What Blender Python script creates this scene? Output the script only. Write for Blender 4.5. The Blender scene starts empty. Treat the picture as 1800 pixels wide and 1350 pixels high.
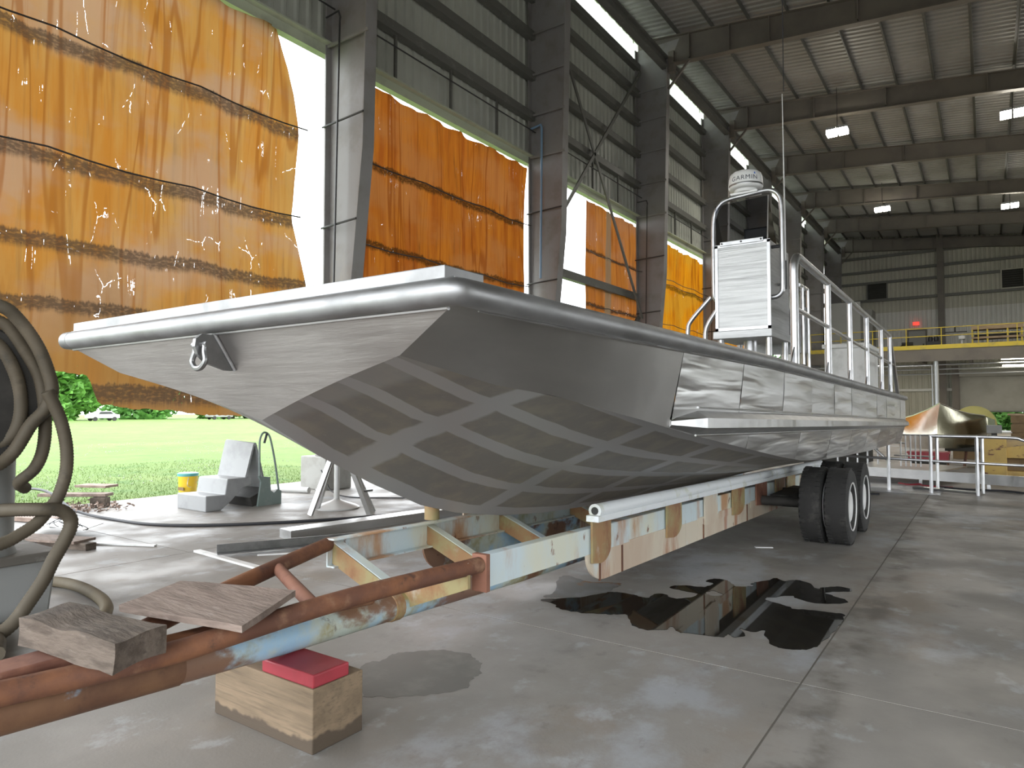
import bpy, bmesh, math, random
from mathutils import Vector, Matrix, noise as mnoise

# ------------------------------------------------------------------ camera, sky, exposure
scene = bpy.context.scene
COL = scene.collection
cam_d = bpy.data.cameras.new('camera')
cam = bpy.data.objects.new('camera', cam_d)
COL.objects.link(cam)
cam_d.sensor_fit = 'HORIZONTAL'
cam_d.sensor_width = 36.0
cam_d.lens = 24.0
cam_d.clip_start = 0.05
cam_d.clip_end = 600
cam.location = (0, 0, 1.6)
cam.rotation_euler = (math.radians(90) + math.atan(46 / 1200), 0, math.radians(34.8))
scene.camera = cam

world = bpy.data.worlds.new('overcast_sky')
scene.world = world
world.use_nodes = True
wn = world.node_tree
bg = wn.nodes['Background']
bg.inputs['Color'].default_value = (0.93, 0.97, 1.0, 1)
bg.inputs['Strength'].default_value = 4.2

vs = scene.view_settings
vs.view_transform = 'Standard'
vs.look = 'None'
vs.gamma = 1.0
vs.use_curve_mapping = False
vs.exposure = 0.42

R = random.Random(7)
rad = math.radians

# ------------------------------------------------------------------ mesh helpers
class MB:
    def __init__(self):
        self.v = []; self.f = []; self.uv = None
    def add(self, vs_, fs_):
        n = len(self.v)
        self.v += [tuple(p) for p in vs_]
        self.f += [tuple(i + n for i in q) for q in fs_]
        return self
    def box(self, x0, x1, y0, y1, z0, z1):
        return self.add([(x0,y0,z0),(x1,y0,z0),(x1,y1,z0),(x0,y1,z0),(x0,y0,z1),(x1,y0,z1),(x1,y1,z1),(x0,y1,z1)],
                        [(0,3,2,1),(4,5,6,7),(0,1,5,4),(1,2,6,5),(2,3,7,6),(3,0,4,7)])
    def hexa(self, p):
        """8 corner points, bottom loop then top loop"""
        return self.add(p, [(0,3,2,1),(4,5,6,7),(0,1,5,4),(1,2,6,5),(2,3,7,6),(3,0,4,7)])
    def bar(self, a, b, w, h, upv=(0,0,1)):
        a, b = Vector(a), Vector(b)
        d = (b - a).normalized(); u = Vector(upv)
        s = d.cross(u)
        if s.length < 1e-4: s = d.cross(Vector((1,0,0)))
        s.normalize(); u = s.cross(d).normalized()
        s *= w / 2; u *= h / 2
        return self.hexa([a-s-u, a+s-u, b+s-u, b-s-u, a-s+u, a+s+u, b+s+u, b-s+u])
    def prism(self, poly, axis, a0, a1):
        n = len(poly)
        def P(p, a):
            if axis == 'x': return (a, p[0], p[1])
            if axis == 'y': return (p[0], a, p[1])
            return (p[0], p[1], a)
        vs_ = [P(p, a0) for p in poly] + [P(p, a1) for p in poly]
        fs_ = [tuple(range(n))[::-1], tuple(range(n, 2*n))] + [(i, (i+1) % n, n+(i+1) % n, n+i) for i in range(n)]
        return self.add(vs_, fs_)
    def tube(self, pts, r, n=10, cap=True, closed=False, ridge=None):
        pts = [Vector(p) for p in pts]
        m = len(pts); rs = r if isinstance(r, (list, tuple)) else [r]*m
        T = []
        for i in range(m):
            if closed: t = pts[(i+1) % m] - pts[i-1]
            elif i == 0: t = pts[1]-pts[0]
            elif i == m-1: t = pts[-1]-pts[-2]
            else: t = (pts[i+1]-pts[i]).normalized() + (pts[i]-pts[i-1]).normalized()
            T.append(t.normalized())
        u = T[0].orthogonal().normalized()
        vs_ = []
        for i in range(m):
            if i:
                u = T[i-1].rotation_difference(T[i]) @ u
                u = (u - T[i]*u.dot(T[i])).normalized()
            w = T[i].cross(u)
            for k in range(n):
                a = 2*math.pi*k/n
                vs_.append(pts[i] + (u*math.cos(a) + w*math.sin(a))*rs[i])
        fs_ = []
        for i in range(m if closed else m-1):
            j = (i+1) % m
            for k in range(n):
                l = (k+1) % n
                fs_.append((i*n+k, i*n+l, j*n+l, j*n+k))
        if cap and not closed:
            fs_ += [tuple(range(n))[::-1], tuple((m-1)*n+k for k in range(n))]
        return self.add(vs_, fs_)
    def lathe(self, prof, c, axis='z', n=24, closed=False):
        c = Vector(c); vs_ = []; m = len(prof)
        for (r, h) in prof:
            for k in range(n):
                a = 2*math.pi*k/n; x, y = r*math.cos(a), r*math.sin(a)
                p = (x, y, h) if axis == 'z' else ((h, x, y) if axis == 'x' else (x, h, y))
                vs_.append(c + Vector(p))
        fs_ = []
        for i in range(m if closed else m-1):
            j = (i+1) % m
            for k in range(n):
                l = (k+1) % n
                fs_.append((i*n+k, i*n+l, j*n+l, j*n+k))
        if not closed:
            fs_ += [tuple(range(n))[::-1], tuple((m-1)*n+k for k in range(n))]
        return self.add(vs_, fs_)
    def grid(self, fn, nu, nv, uvfn=None):
        vs_ = [fn(i/nu, j/nv) for j in range(nv+1) for i in range(nu+1)]
        fs_ = [(j*(nu+1)+i, j*(nu+1)+i+1, (j+1)*(nu+1)+i+1, (j+1)*(nu+1)+i) for j in range(nv) for i in range(nu)]
        if uvfn: self.uv = [uvfn(i/nu, j/nv) for j in range(nv+1) for i in range(nu+1)]
        return self.add(vs_, fs_)
    def build(self, name, mat, parent=None, smooth=True, bevel=0, recalc=True, ang=35):
        off = WL.get(parent.name, Vector((0,0,0))) if parent else Vector((0,0,0))
        me = bpy.data.meshes.new(name)
        me.from_pydata([tuple(Vector(p)-off) for p in self.v], [], self.f)
        if recalc:
            bm = bmesh.new(); bm.from_mesh(me)
            bmesh.ops.recalc_face_normals(bm, faces=bm.faces[:])
            bm.to_mesh(me); bm.free()
        if self.uv:
            ul = me.uv_layers.new(name='UVMap')
            for l in me.loops: ul.data[l.index].uv = self.uv[l.vertex_index]
        if smooth:
            me.polygons.foreach_set('use_smooth', [True]*len(me.polygons))
            me.set_sharp_from_angle(angle=rad(ang))
        me.materials.append(mat)
        o = bpy.data.objects.new(name, me)
        COL.objects.link(o)
        if parent: o.parent = parent
        WL[o.name] = off
        if bevel:
            b = o.modifiers.new('bevel', 'BEVEL'); b.width = bevel; b.segments = 2
            b.limit_method = 'ANGLE'; b.angle_limit = rad(40)
        return o
WL = {}
def tag(o, label=None, cat=None, group=None, kind=None):
    if label: o['label'] = label
    if cat: o['category'] = cat
    if group: o['group'] = group
    if kind: o['kind'] = kind
    return o
def empty(name, loc, label=None, cat=None, group=None, kind=None):
    o = bpy.data.objects.new(name, None); COL.objects.link(o)
    o.location = loc; o.empty_display_size = .2
    WL[o.name] = Vector(loc)
    return tag(o, label, cat, group, kind)
def copy_tree(o, loc, label=None, rz=None, parent=None):
    c = o.copy(); COL.objects.link(c); c.parent = parent
    if loc is not None: c.location = loc
    if rz is not None: c.rotation_euler[2] = rz
    if label: c['label'] = label
    for ch in [x for x in bpy.data.objects if x.parent == o]:
        copy_tree(ch, None, parent=c)
    return c
def smoothpath(pts, n=6):
    """Catmull-Rom through points"""
    P = [Vector(p) for p in pts]; P = [2*P[0]-P[1]] + P + [2*P[-1]-P[-2]]
    out = []
    for i in range(1, len(P)-2):
        for k in range(n):
            t = k/n
            a, b, c, d = P[i-1], P[i], P[i+1], P[i+2]
            out.append(.5*((2*b)+(c-a)*t+(2*a-5*b+4*c-d)*t*t+(3*b-a-3*c+d)*t**3))
    out.append(P[-2])
    return out
def lerp(a, b, t): return a + (b-a)*t
def interp(tab, y):
    if y <= tab[0][0]: return tab[0][1]
    for (a, p), (b, q) in zip(tab, tab[1:]):
        if y <= b: return lerp(p, q, (y-a)/(b-a))
    return tab[-1][1]

# ------------------------------------------------------------------ material helpers
class NT:
    def __init__(self, name):
        self.m = bpy.data.materials.new(name); self.m.use_nodes = True
        self.t = self.m.node_tree; self.p = self.t.nodes['Principled BSDF']; self.out = self.t.nodes['Material Output']
    def n(self, typ, **kw):
        x = self.t.nodes.new(typ)
        for k, v in kw.items(): setattr(x, k, v)
        return x
    def l(self, a, b): self.t.links.new(a, b)
    def coords(self, kind='pos', scale=(1,1,1), loc=(0,0,0)):
        if kind == 'pos': o = self.n('ShaderNodeNewGeometry').outputs['Position']
        elif kind == 'uv': o = self.n('ShaderNodeTexCoord').outputs['UV']
        else: o = self.n('ShaderNodeTexCoord').outputs['Object']
        mp = self.n('ShaderNodeMapping'); mp.inputs['Scale'].default_value = scale; mp.inputs['Location'].default_value = loc
        self.l(o, mp.inputs['Vector'])
        return mp.outputs['Vector']
    def noise(self, vec, scale, detail=6, rough=.6, dist=0):
        x = self.n('ShaderNodeTexNoise'); x.inputs['Scale'].default_value = scale
        x.inputs['Detail'].default_value = detail; x.inputs['Roughness'].default_value = rough
        x.inputs['Distortion'].default_value = dist
        self.l(vec, x.inputs['Vector']); return x.outputs['Fac']
    def ramp(self, fac, a, b, lo=0., hi=1.):
        x = self.n('ShaderNodeMapRange'); x.interpolation_type = 'SMOOTHSTEP'
        x.inputs['From Min'].default_value = a; x.inputs['From Max'].default_value = b
        x.inputs['To Min'].default_value = lo; x.inputs['To Max'].default_value = hi
        self.l(fac, x.inputs['Value']); return x.outputs['Result']
    def mix(self, fac, a, b):
        x = self.n('ShaderNodeMix'); x.data_type = 'RGBA'
        if isinstance(fac, (int, float)): x.inputs[0].default_value = fac
        else: self.l(fac, x.inputs[0])
        for s, i in ((a, 6), (b, 7)):
            if isinstance(s, (tuple, list)): x.inputs[i].default_value = (*s[:3], 1)
            else: self.l(s, x.inputs[i])
        return x.outputs[2]
    def math(self, op, a, b=None):
        x = self.n('ShaderNodeMath'); x.operation = op
        for s, i in ((a, 0), (b, 1)):
            if s is None: continue
            if isinstance(s, (int, float)): x.inputs[i].default_value = s
            else: self.l(s, x.inputs[i])
        return x.outputs[0]
    def bump(self, h, strength, dist=.01, prev=None):
        x = self.n('ShaderNodeBump'); x.inputs['Strength'].default_value = strength; x.inputs['Distance'].default_value = dist
        self.l(h, x.inputs['Height'])
        if prev is not None: self.l(prev, x.inputs['Normal'])
        return x.outputs['Normal']
    def sep(self, vec):
        x = self.n('ShaderNodeSeparateXYZ'); self.l(vec, x.inputs[0]); return x.outputs

def layered(name, base, layers=(), rough=.55, metal=0., bump=None, kind='pos', rvar=None, spec=None, coat=0):
    """base colour; layers = (colour, scale, lo, hi, stretch, offset, strength); bump = (scale, strength, dist, stretch)"""
    t = NT(name)
    col = base
    for L in layers:
        c, sc, lo, hi = L[:4]; st = L[4] if len(L) > 4 else (1,1,1); off = L[5] if len(L) > 5 else 0; k = L[6] if len(L) > 6 else 1.
        f = t.ramp(t.noise(t.coords(kind, st, (off, off*1.7, off*.6)), sc), lo, hi, 0, k)
        col = t.mix(f, col, c)
    if isinstance(col, (tuple, list)): t.p.inputs['Base Color'].default_value = (*col[:3], 1)
    else: t.l(col, t.p.inputs['Base Color'])
    t.p.inputs['Metallic'].default_value = metal
    if rvar:
        f = t.ramp(t.noise(t.coords(kind), rvar[0]), .35, .65, rvar[1], rvar[2]); t.l(f, t.p.inputs['Roughness'])
    else: t.p.inputs['Roughness'].default_value = rough
    if spec is not None: t.p.inputs['Specular IOR Level'].default_value = spec
    if coat: t.p.inputs['Coat Weight'].default_value = coat
    if bump:
        st = bump[3] if len(bump) > 3 else (1,1,1)
        t.l(t.bump(t.noise(t.coords(kind, st), bump[0]), bump[1], bump[2]), t.p.inputs['Normal'])
    return t.m

M = {}
def concrete():
    t = NT('concrete')
    P_ = t.coords('pos')
    col = t.mix(t.ramp(t.noise(P_, .33), .40, .62), (.315,.293,.27), (.245,.228,.207))
    for c, sc, lo, hi, off, k in (((.38,.39,.41), .85, .52, .64, 3, .85), ((.27,.22,.175), .55, .54, .68, 9, .75), ((.16,.145,.13), 1.7, .57, .75, 5, .55),
                                  ((.42,.43,.45), 3.2, .57, .68, 15, .6), ((.17,.155,.14), 6, .6, .72, 21, .45), ((.13,.12,.1), 34, .67, .73, 2, .6), ((.5,.5,.48), 46, .71, .75, 12, .5)):
        f = t.ramp(t.noise(t.coords('pos', (1,.8,1), (off, off*1.7, off*.6)), sc, 7, .65), lo, hi, 0, k)
        col = t.mix(f, col, c)
    s = t.sep(P_)
    wob = t.math('MULTIPLY', t.math('SUBTRACT', t.noise(P_, 1.3), .5), .35)
    d = t.math('ABSOLUTE', t.math('ADD', t.math('ADD', s[0], .80), wob))
    line = t.math('MULTIPLY', t.ramp(d, .05, .22, 1, 0), t.ramp(t.noise(t.coords('pos', (1,1,1), (4,4,4)), 2.6, 6), .42, .62))
    col = t.mix(t.math('MULTIPLY', line, .8), col, (.12,.105,.09))
    t.l(col, t.p.inputs['Base Color'])
    t.l(t.ramp(t.noise(P_, 1.1), .35, .65, .40, .72), t.p.inputs['Roughness'])
    t.l(t.bump(t.noise(P_, 60), .25, .004), t.p.inputs['Normal'])
    return t.m
M['concrete'] = concrete()
M['joint'] = layered('joint_dirt', (.17,.155,.135), rough=.9)
M['alu'] = layered('brushed_aluminium', (.56,.56,.56), [((.46,.46,.46), 3, .4, .7, (1,.4,2), 0, .6)], rough=.34, metal=1, bump=(40, .08, .003, (.4,.1,2)), rvar=(4, .28, .42))
M['alu_bright'] = layered('polished_aluminium', (.50,.50,.51), [((.42,.42,.43), 5, .45, .7)], rough=.36, metal=1, rvar=(6, .32, .44))
M['alu_pipe'] = layered('rub_pipe_aluminium', (.37,.37,.375), [((.30,.30,.30), 4, .4, .7, (1,.5,1))], rough=.5, metal=1, rvar=(5, .46, .6))
M['alu_dark'] = layered('mill_aluminium', (.3,.3,.3), [((.22,.22,.22), 5, .4, .7)], rough=.4, metal=1, bump=(30,.08,.002))
M['alu_side'] = layered('flared_side_aluminium', (.43,.42,.40), [((.36,.35,.335), 1.6, .4, .65, (1,.3,1.2), 0, .7)], rough=.45, metal=1, bump=(5, .12, .01, (1,.18,1.8)), rvar=(2, .4, .52))
M['alu_bow'] = layered('bow_aluminium', (.50,.475,.455), [((.41,.39,.375), 1.2, .4, .7, (.3,1,2.4), 0, .6)], rough=.5, metal=1, bump=(4.5, .35, .02, (.22,1,2.4)), rvar=(2.5, .42, .56))
def wavy():
    t = NT('ground_wavy_aluminium')
    oi = t.n('ShaderNodeObjectInfo')
    geo = t.n('ShaderNodeNewGeometry')
    add = t.n('ShaderNodeVectorMath'); add.operation = 'ADD'
    sc = t.n('ShaderNodeVectorMath'); sc.operation = 'SCALE'; sc.inputs['Scale'].default_value = 40
    cb = t.n('ShaderNodeCombineXYZ'); t.l(oi.outputs['Random'], cb.inputs[0]); t.l(oi.outputs['Random'], cb.inputs[2])
    t.l(cb.outputs[0], sc.inputs[0]); t.l(geo.outputs['Position'], add.inputs[0]); t.l(sc.outputs[0], add.inputs[1])
    mp = t.n('ShaderNodeMapping'); mp.inputs['Scale'].default_value = (1,.20,2.4); t.l(add.outputs[0], mp.inputs['Vector'])
    h = t.noise(mp.outputs[0], 3.6, 2, .4, .4)
    nrm = t.bump(h, .62, .045)
    h2 = t.noise(t.coords('pos', (1,.3,3)), 25, 3)
    t.l(t.bump(h2, .08, .004, nrm), t.p.inputs['Normal'])
    t.l(t.mix(oi.outputs['Random'], (.56,.56,.56), (.68,.68,.68)), t.p.inputs['Base Color'])
    t.p.inputs['Metallic'].default_value = 1
    t.l(t.ramp(h, .3, .7, .28, .42), t.p.inputs['Roughness'])
    return t.m
M['alu_wavy'] = wavy()
def bottom():
    """mill-finish bottom plate with buffed strips along the frames and stringers (uv: y metres, girth fraction)"""
    t = NT('bottom_plate_aluminium')
    uv = t.n('ShaderNodeTexCoord').outputs['UV']; s = t.sep(uv)
    wob = t.math('MULTIPLY', t.math('SUBTRACT', t.noise(t.coords('pos'), 3), .5), .10)
    def strip(val, n_, off, w):
        q = t.math('FRACT', t.math('ADD', t.math('MULTIPLY', val, n_), off))
        d = t.math('ABSOLUTE', t.math('SUBTRACT', q, .5))
        d = t.math('ADD', d, wob)
        return t.ramp(d, w, w+.03, 1, 0)
    vert = strip(s[1], 1/.325, -.40/.325+.5, .13)
    tran = strip(s[0], 1/1.2, -2.65/1.2+.5, .06)
    edge = t.math('MAXIMUM', t.ramp(s[1], .07, .09, 1, 0), t.ramp(s[0], 2.12, 2.2, .45, 0))
    k = t.math('MAXIMUM', t.math('MAXIMUM', vert, tran), edge)
    k = t.math('MULTIPLY', k, t.ramp(s[0], 5.2, 8.5, 1, .15))
    dark = t.mix(t.ramp(t.noise(t.coords('pos', (1,1,.3)), 6), .4, .7), (.30,.285,.265), (.37,.34,.29))
    streak = t.ramp(t.noise(t.coords('pos', (6,6,.5)), 5), .62, .75, 0, .4)
    dark = t.mix(streak, dark, (.45,.44,.42))
    t.l(t.mix(k, dark, (.50,.50,.505)), t.p.inputs['Base Color'])
    t.p.inputs['Metallic'].default_value = .85
    t.l(t.ramp(k, 0, 1, .5, .42), t.p.inputs['Roughness'])
    t.l(t.bump(t.noise(t.coords('pos'), 40), .1, .003), t.p.inputs['Normal'])
    return t.m
M['alu_bottom'] = bottom()
M['console'] = layered('wavy_white_aluminium', (.46,.46,.46), [((.36,.36,.36), 6, .42, .68, (.15,.15,3))], rough=.45, metal=.8, bump=(9, .4, .014, (.12,.12,2.2)))
M['white'] = layered('white_paint', (.78,.78,.77), [((.62,.62,.6), 3, .5, .7)], rough=.45)
M['plastic_white'] = layered('white_plastic', (.66,.66,.65), rough=.35)
M['black'] = layered('black_plastic', (.02,.02,.022), rough=.45)
M['rubber'] = layered('black_rubber', (.028,.027,.026), [((.07,.065,.06), 6, .5, .75)], rough=.8, bump=(50,.4,.006))
M['grey_text'] = layered('dark_grey_print', (.03,.035,.05), rough=.5)
M['blue_text'] = layered('blue_print', (.03,.12,.5), rough=.5)
M['steel'] = layered('grey_brown_steel_paint', (.25,.24,.235), [((.2,.185,.17), 1.3, .45, .7), ((.30,.265,.22), .8, .58, .75, (1,1,.4), 4, .7), ((.2,.12,.06), 4, .7, .78, (1,1,.5), 7, .6)], rough=.5)
M['girt'] = layered('dark_girt_steel', (.13,.13,.115), [((.2,.2,.18), 5, .55, .7, (1,.6,1), 3, .6)], rough=.55)
M['rafter'] = layered('dark_rafter_steel', (.16,.14,.115), [((.12,.105,.09), .7, .4, .7)], rough=.55)
M['sheet'] = layered('grey_wall_sheet', (.46,.475,.42), [((.38,.39,.35), .5, .4, .7), ((.28,.28,.24), 2.5, .58, .75, (1,1,.15), 5, .6)], rough=.5)
M['sheet_back'] = layered('beige_wall_sheet', (.46,.45,.37), [((.39,.38,.31), .3, .4, .7)], rough=.55)
M['sheet_white'] = layered('pale_liner_sheet', (.62,.62,.58), [((.54,.54,.5), .3, .4, .7)], rough=.5)
M['roof'] = layered('galvanised_roof_sheet', (.33,.32,.295), [((.26,.25,.225), .4, .4, .7)], rough=.5, metal=.25)
M['lintel'] = layered('pale_green_lintel', (.46,.5,.38), [((.36,.38,.3), 1.5, .5, .7)], rough=.5)
M['pipe_steel'] = layered('galvanised_pipe', (.5,.52,.54), rough=.4, metal=.6)
M['blue_pipe'] = layered('blue_grey_pipe', (.2,.32,.46), rough=.4)
M['yellow'] = layered('yellow_paint', (.62,.47,.05), [((.42,.33,.08), 2, .5, .7)], rough=.5)
M['dark'] = layered('dark_void_metal', (.035,.035,.03), rough=.7)
M['conduit'] = layered('black_conduit', (.035,.035,.035), rough=.5)
def clear_sheet():
    t = NT('translucent_clerestory_sheet')
    tr = t.n('ShaderNodeBsdfTranslucent'); tr.inputs['Color'].default_value = (.85,.88,.85,1)
    mx = t.n('ShaderNodeMixShader'); mx.inputs[0].default_value = .55
    t.p.inputs['Base Color'].default_value = (.6,.6,.58,1); t.p.inputs['Roughness'].default_value = .4
    t.l(t.p.outputs[0], mx.inputs[1]); t.l(tr.outputs[0], mx.inputs[2]); t.l(mx.outputs[0], t.out.inputs['Surface'])
    return t.m
M['clear'] = clear_sheet()
def tarp_mat(name, c1, c2, c3, bands, thin, crack=.5, dirt=.6, seed=0, stripe=None):
    """weathered translucent tarpaulin. uv = (y metres, z metres); bands = heights of dirty fold lines"""
    t = NT(name)
    uv = t.n('ShaderNodeTexCoord').outputs['UV']; s = t.sep(uv)
    f1 = t.ramp(t.noise(t.coords('uv', (1.6,.18,1)), 1.6, 5), .35, .68)
    col = t.mix(f1, c1, c2)
    f2 = t.ramp(t.noise(t.coords('uv', (5,.25,1), (4,2,0)), 2.2, 6), .52, .72, 0, .75)
    col = t.mix(f2, col, c3)
    f3 = t.ramp(t.noise(t.coords('uv', (.45,.6,1), (9,5,0)), 1.3, 5, .5), .44, .62, 0, .75)
    col = t.mix(f3, col, (c1[0]*.86, c1[1]*1.02, c1[2]*2.4))
    cre = t.math('ABSOLUTE', t.math('SUBTRACT', t.noise(t.coords('uv', (.75,.045,1), (seed,1,0)), 1.5, 3, .5, .3), .5))
    col = t.mix(t.ramp(cre, .003, .018, .6, 0), col, (c2[0]*.62, c2[1]*.5, c2[2]*.5))  # crease lines: shading of the folds put into the cloth colour
    cre2 = t.math('ABSOLUTE', t.math('SUBTRACT', t.noise(t.coords('uv', (2.2,.10,1), (seed+5,3,0)), 1.5, 3, .5, .5), .5))
    col = t.mix(t.ramp(cre2, .004, .03, .22, 0), col, (c2[0]*.7, c2[1]*.6, c2[2]*.6))
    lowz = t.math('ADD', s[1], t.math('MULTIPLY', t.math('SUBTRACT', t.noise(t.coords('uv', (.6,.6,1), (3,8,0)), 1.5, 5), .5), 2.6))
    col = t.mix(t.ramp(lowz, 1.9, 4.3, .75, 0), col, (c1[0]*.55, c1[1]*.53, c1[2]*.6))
    zz = t.math('ADD', s[1], t.math('MULTIPLY', t.math('SUBTRACT', t.noise(t.coords('uv', (1.2,.2,1)), 1.5, 5), .5), .22))
    zz = t.math('ADD', zz, t.math('MULTIPLY', t.math('SUBTRACT', t.noise(t.coords('uv', (9,.6,1)), 3, 4), .5), .16))
    band = None
    for b, w in bands:
        d = t.math('SUBTRACT', b, zz)
        up = t.ramp(d, -.06, -.01); dn = t.ramp(d, w*.5, w, 1, 0)
        q = t.math('MULTIPLY', up, dn)
        band = q if band is None else t.math('MAXIMUM', band, q)
    band = t.math('MULTIPLY', band, t.ramp(t.noise(t.coords('uv', (3,6,1)), 4, 5), .3, .55, .45, 1))
    col = t.mix(t.math('MULTIPLY', band, dirt), col, (c1[0]*.13, c1[1]*.17, c1[2]*.45))
    if stripe:
        q = t.math('ABSOLUTE', t.math('SUBTRACT', s[0], stripe[0]))
        col = t.mix(t.math('MULTIPLY', t.ramp(q, stripe[1]*.8, stripe[1], .9, 0), t.ramp(t.noise(t.coords('uv', (8,.3,1)), 2), .3, .6, .6, 1)), col, (.10,.07,.045))
    sp = t.ramp(t.noise(t.coords('uv', (6,6,1)), 5, 4), .68, .74, 0, .5)
    col = t.mix(sp, col, (.16,.07,.03))
    tr = t.n('ShaderNodeBsdfTranslucent'); t.l(col, tr.inputs['Color'])
    df = t.n('ShaderNodeBsdfDiffuse'); t.l(col, df.inputs['Color'])
    mx = t.n('ShaderNodeMixShader'); mx.inputs[0].default_value = thin
    t.l(df.outputs[0], mx.inputs[1]); t.l(tr.outputs[0], mx.inputs[2])
    vo = t.n('ShaderNodeTexVoronoi'); vo.feature = 'DISTANCE_TO_EDGE'; vo.inputs['Scale'].default_value = 1.0
    wv = t.n('ShaderNodeVectorMath'); wv.operation = 'ADD'
    nz = t.n('ShaderNodeTexNoise'); nz.inputs['Scale'].default_value = 7; nz.inputs['Detail'].default_value = 4
    t.l(uv, nz.inputs['Vector'])
    sub = t.n('ShaderNodeVectorMath'); sub.operation = 'SCALE'; sub.inputs['Scale'].default_value = .12; t.l(nz.outputs['Color'], sub.inputs[0])
    t.l(t.coords('uv', (1.7,.9,1)), wv.inputs[0]); t.l(sub.outputs[0], wv.inputs[1]); t.l(wv.outputs[0], vo.inputs['Vector'])
    line = t.ramp(vo.outputs['Distance'], .002, .006, 1, 0)
    where = t.ramp(t.noise(t.coords('uv', (.9,.9,1), (2,7,0)), 1.5, 5), .66-.12*crack, .70-.12*crack)
    brk = t.ramp(t.noise(t.coords('uv', (4,4,1), (1,3,0)), 5, 4), .46, .52)
    vl = t.math('ABSOLUTE', t.math('SUBTRACT', t.noise(t.coords('uv', (1.1,.07,1), (seed+2,9,0)), 2.0, 4, .6, .2), .5))
    vl = t.math('MULTIPLY', t.ramp(vl, .0012, .003, 1, 0), t.ramp(t.noise(t.coords('uv', (.6,.8,1), (7,seed,0)), 1.5, 4), .60, .64))
    vl = t.math('MULTIPLY', vl, min(1, crack*1.3))
    # little ladder tears just under the fold lines
    lad = t.ramp(t.noise(t.coords('uv', (22,2.2,1)), 1.6, 3), .69, .73)
    lad = t.math('MULTIPLY', t.math('MULTIPLY', lad, band), crack)
    hole = t.math('MAXIMUM', t.math('MAXIMUM', t.math('MULTIPLY', t.math('MULTIPLY', line, where), brk), lad), t.math('MULTIPLY', vl, brk))
    tp = t.n('ShaderNodeBsdfTransparent')
    m2 = t.n('ShaderNodeMixShader'); t.l(hole, m2.inputs[0]); t.l(mx.outputs[0], m2.inputs[1]); t.l(tp.outputs[0], m2.inputs[2])
    t.l(m2.outputs[0], t.out.inputs['Surface'])
    return t.m
def wood(name, c1, c2, c3, st, bump=.5, rough=.8, dark=None):
    return layered(name, c1, [(c2, 3, .4, .65, st), (c3, 6, .52, .75, st, 3, .8)] + ([(dark, 1.6, .5, .68, (1,1,1), 8, .85)] if dark else []), rough=rough, bump=(9, bump, .01, st), kind='pos')
M['timber'] = wood('sawn_timber', (.42,.31,.2), (.34,.245,.155), (.25,.18,.115), (.8,3,3), .35)
def damp_timber():
    """timber whose foot has soaked up water from the floor (stain line at its own height)"""
    t = NT('water_stained_timber')
    n1 = t.noise(t.coords('pos', (.8,3,4)), 3); n2 = t.noise(t.coords('pos', (.6,6,14)), 6)
    col = t.mix(t.ramp(n1, .35, .68), (.25,.18,.115), (.18,.13,.082)); col = t.mix(t.ramp(n2, .48, .72, 0, .7), col, (.12,.087,.057))
    z = t.sep(t.n('ShaderNodeNewGeometry').outputs['Position'])[2]
    zz = t.math('ADD', z, t.math('MULTIPLY', t.math('SUBTRACT', t.noise(t.coords('pos'), 5, 3), .5), .14))
    wet = t.ramp(zz, .055, .075, 1, 0)
    col = t.mix(wet, col, (.085,.062,.042))
    t.l(col, t.p.inputs['Base Color']); t.p.inputs['Roughness'].default_value = .8
    t.l(t.bump(n2, .3, .006), t.p.inputs['Normal'])
    return t.m
M['damp_timber'] = damp_timber()
M['old_wood'] = wood('weathered_grey_timber', (.155,.12,.095), (.09,.068,.052), (.21,.17,.14), (1.5,7,7), 1.0, .9, (.055,.042,.034))
M['board'] = wood('weathered_pinkish_board', (.27,.205,.17), (.19,.14,.115), (.33,.265,.23), (1.2,7,7), .7, .85, (.13,.095,.075))
M['scrap'] = wood('scrap_wood', (.3,.22,.18), (.2,.14,.11), (.4,.33,.28), (1.5,2,2), .5)
M['red'] = layered('red_block_paint', (.36,.035,.05), [((.28,.03,.04), 4, .5, .7), ((.45,.16,.15), 6, .6, .8)], rough=.45)
M['rust'] = layered('rusty_pipe', (.12,.05,.03), [((.22,.09,.04), 3, .42, .66), ((.30,.17,.10), 5, .56, .74, (1,1,1), 4, .8), ((.07,.035,.025), 7, .58, .7, (1,1,1), 8)], rough=.75, bump=(40,.4,.005))
M['rust_channel'] = layered('red_oxide_channel', (.25,.11,.07), [((.15,.06,.04), 3, .45, .65), ((.34,.19,.13), 7, .6, .75)], rough=.75, bump=(30,.3,.005))
M['paint'] = layered('pale_blue_paint_with_rust', (.57,.66,.69), [((.64,.64,.52), 1.6, .42, .62, (1,1,.5), 2, .9), ((.34,.33,.12), 2.2, .56, .70, (1,1,.6), 6, .85), ((.44,.22,.09), 1.7, .53, .66, (1,1,.35), 11, .9), ((.2,.08,.04), 9, .63, .70, (1,1,.6), 3, .9)], rough=.55)
M['paint_rust'] = layered('rust_stained_cream_paint', (.62,.55,.44), [((.52,.40,.30), 1.3, .4, .62, (1,1,.4), 2, .9), ((.58,.66,.68), 1.6, .56, .68, (1,1,.5), 5, .85), ((.38,.16,.075), 2.2, .53, .68, (1.6,1.6,.3), 9, .9), ((.20,.08,.05), 8, .66, .72, (1,1,.5), 4, .9)], rough=.6)
M['paint_blue'] = layered('blue_tube_with_rust', (.33,.52,.68), [((.5,.56,.5), 2.5, .42, .6), ((.32,.26,.08), 3.0, .5, .66, (1,1,1), 4, .9), ((.20,.095,.05), 1.9, .46, .56, (1,1,1.5), 8, .95), ((.09,.045,.03), 8, .6, .7, (1,1,1), 3, .9)], rough=.55, bump=(40,.25,.004))
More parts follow.
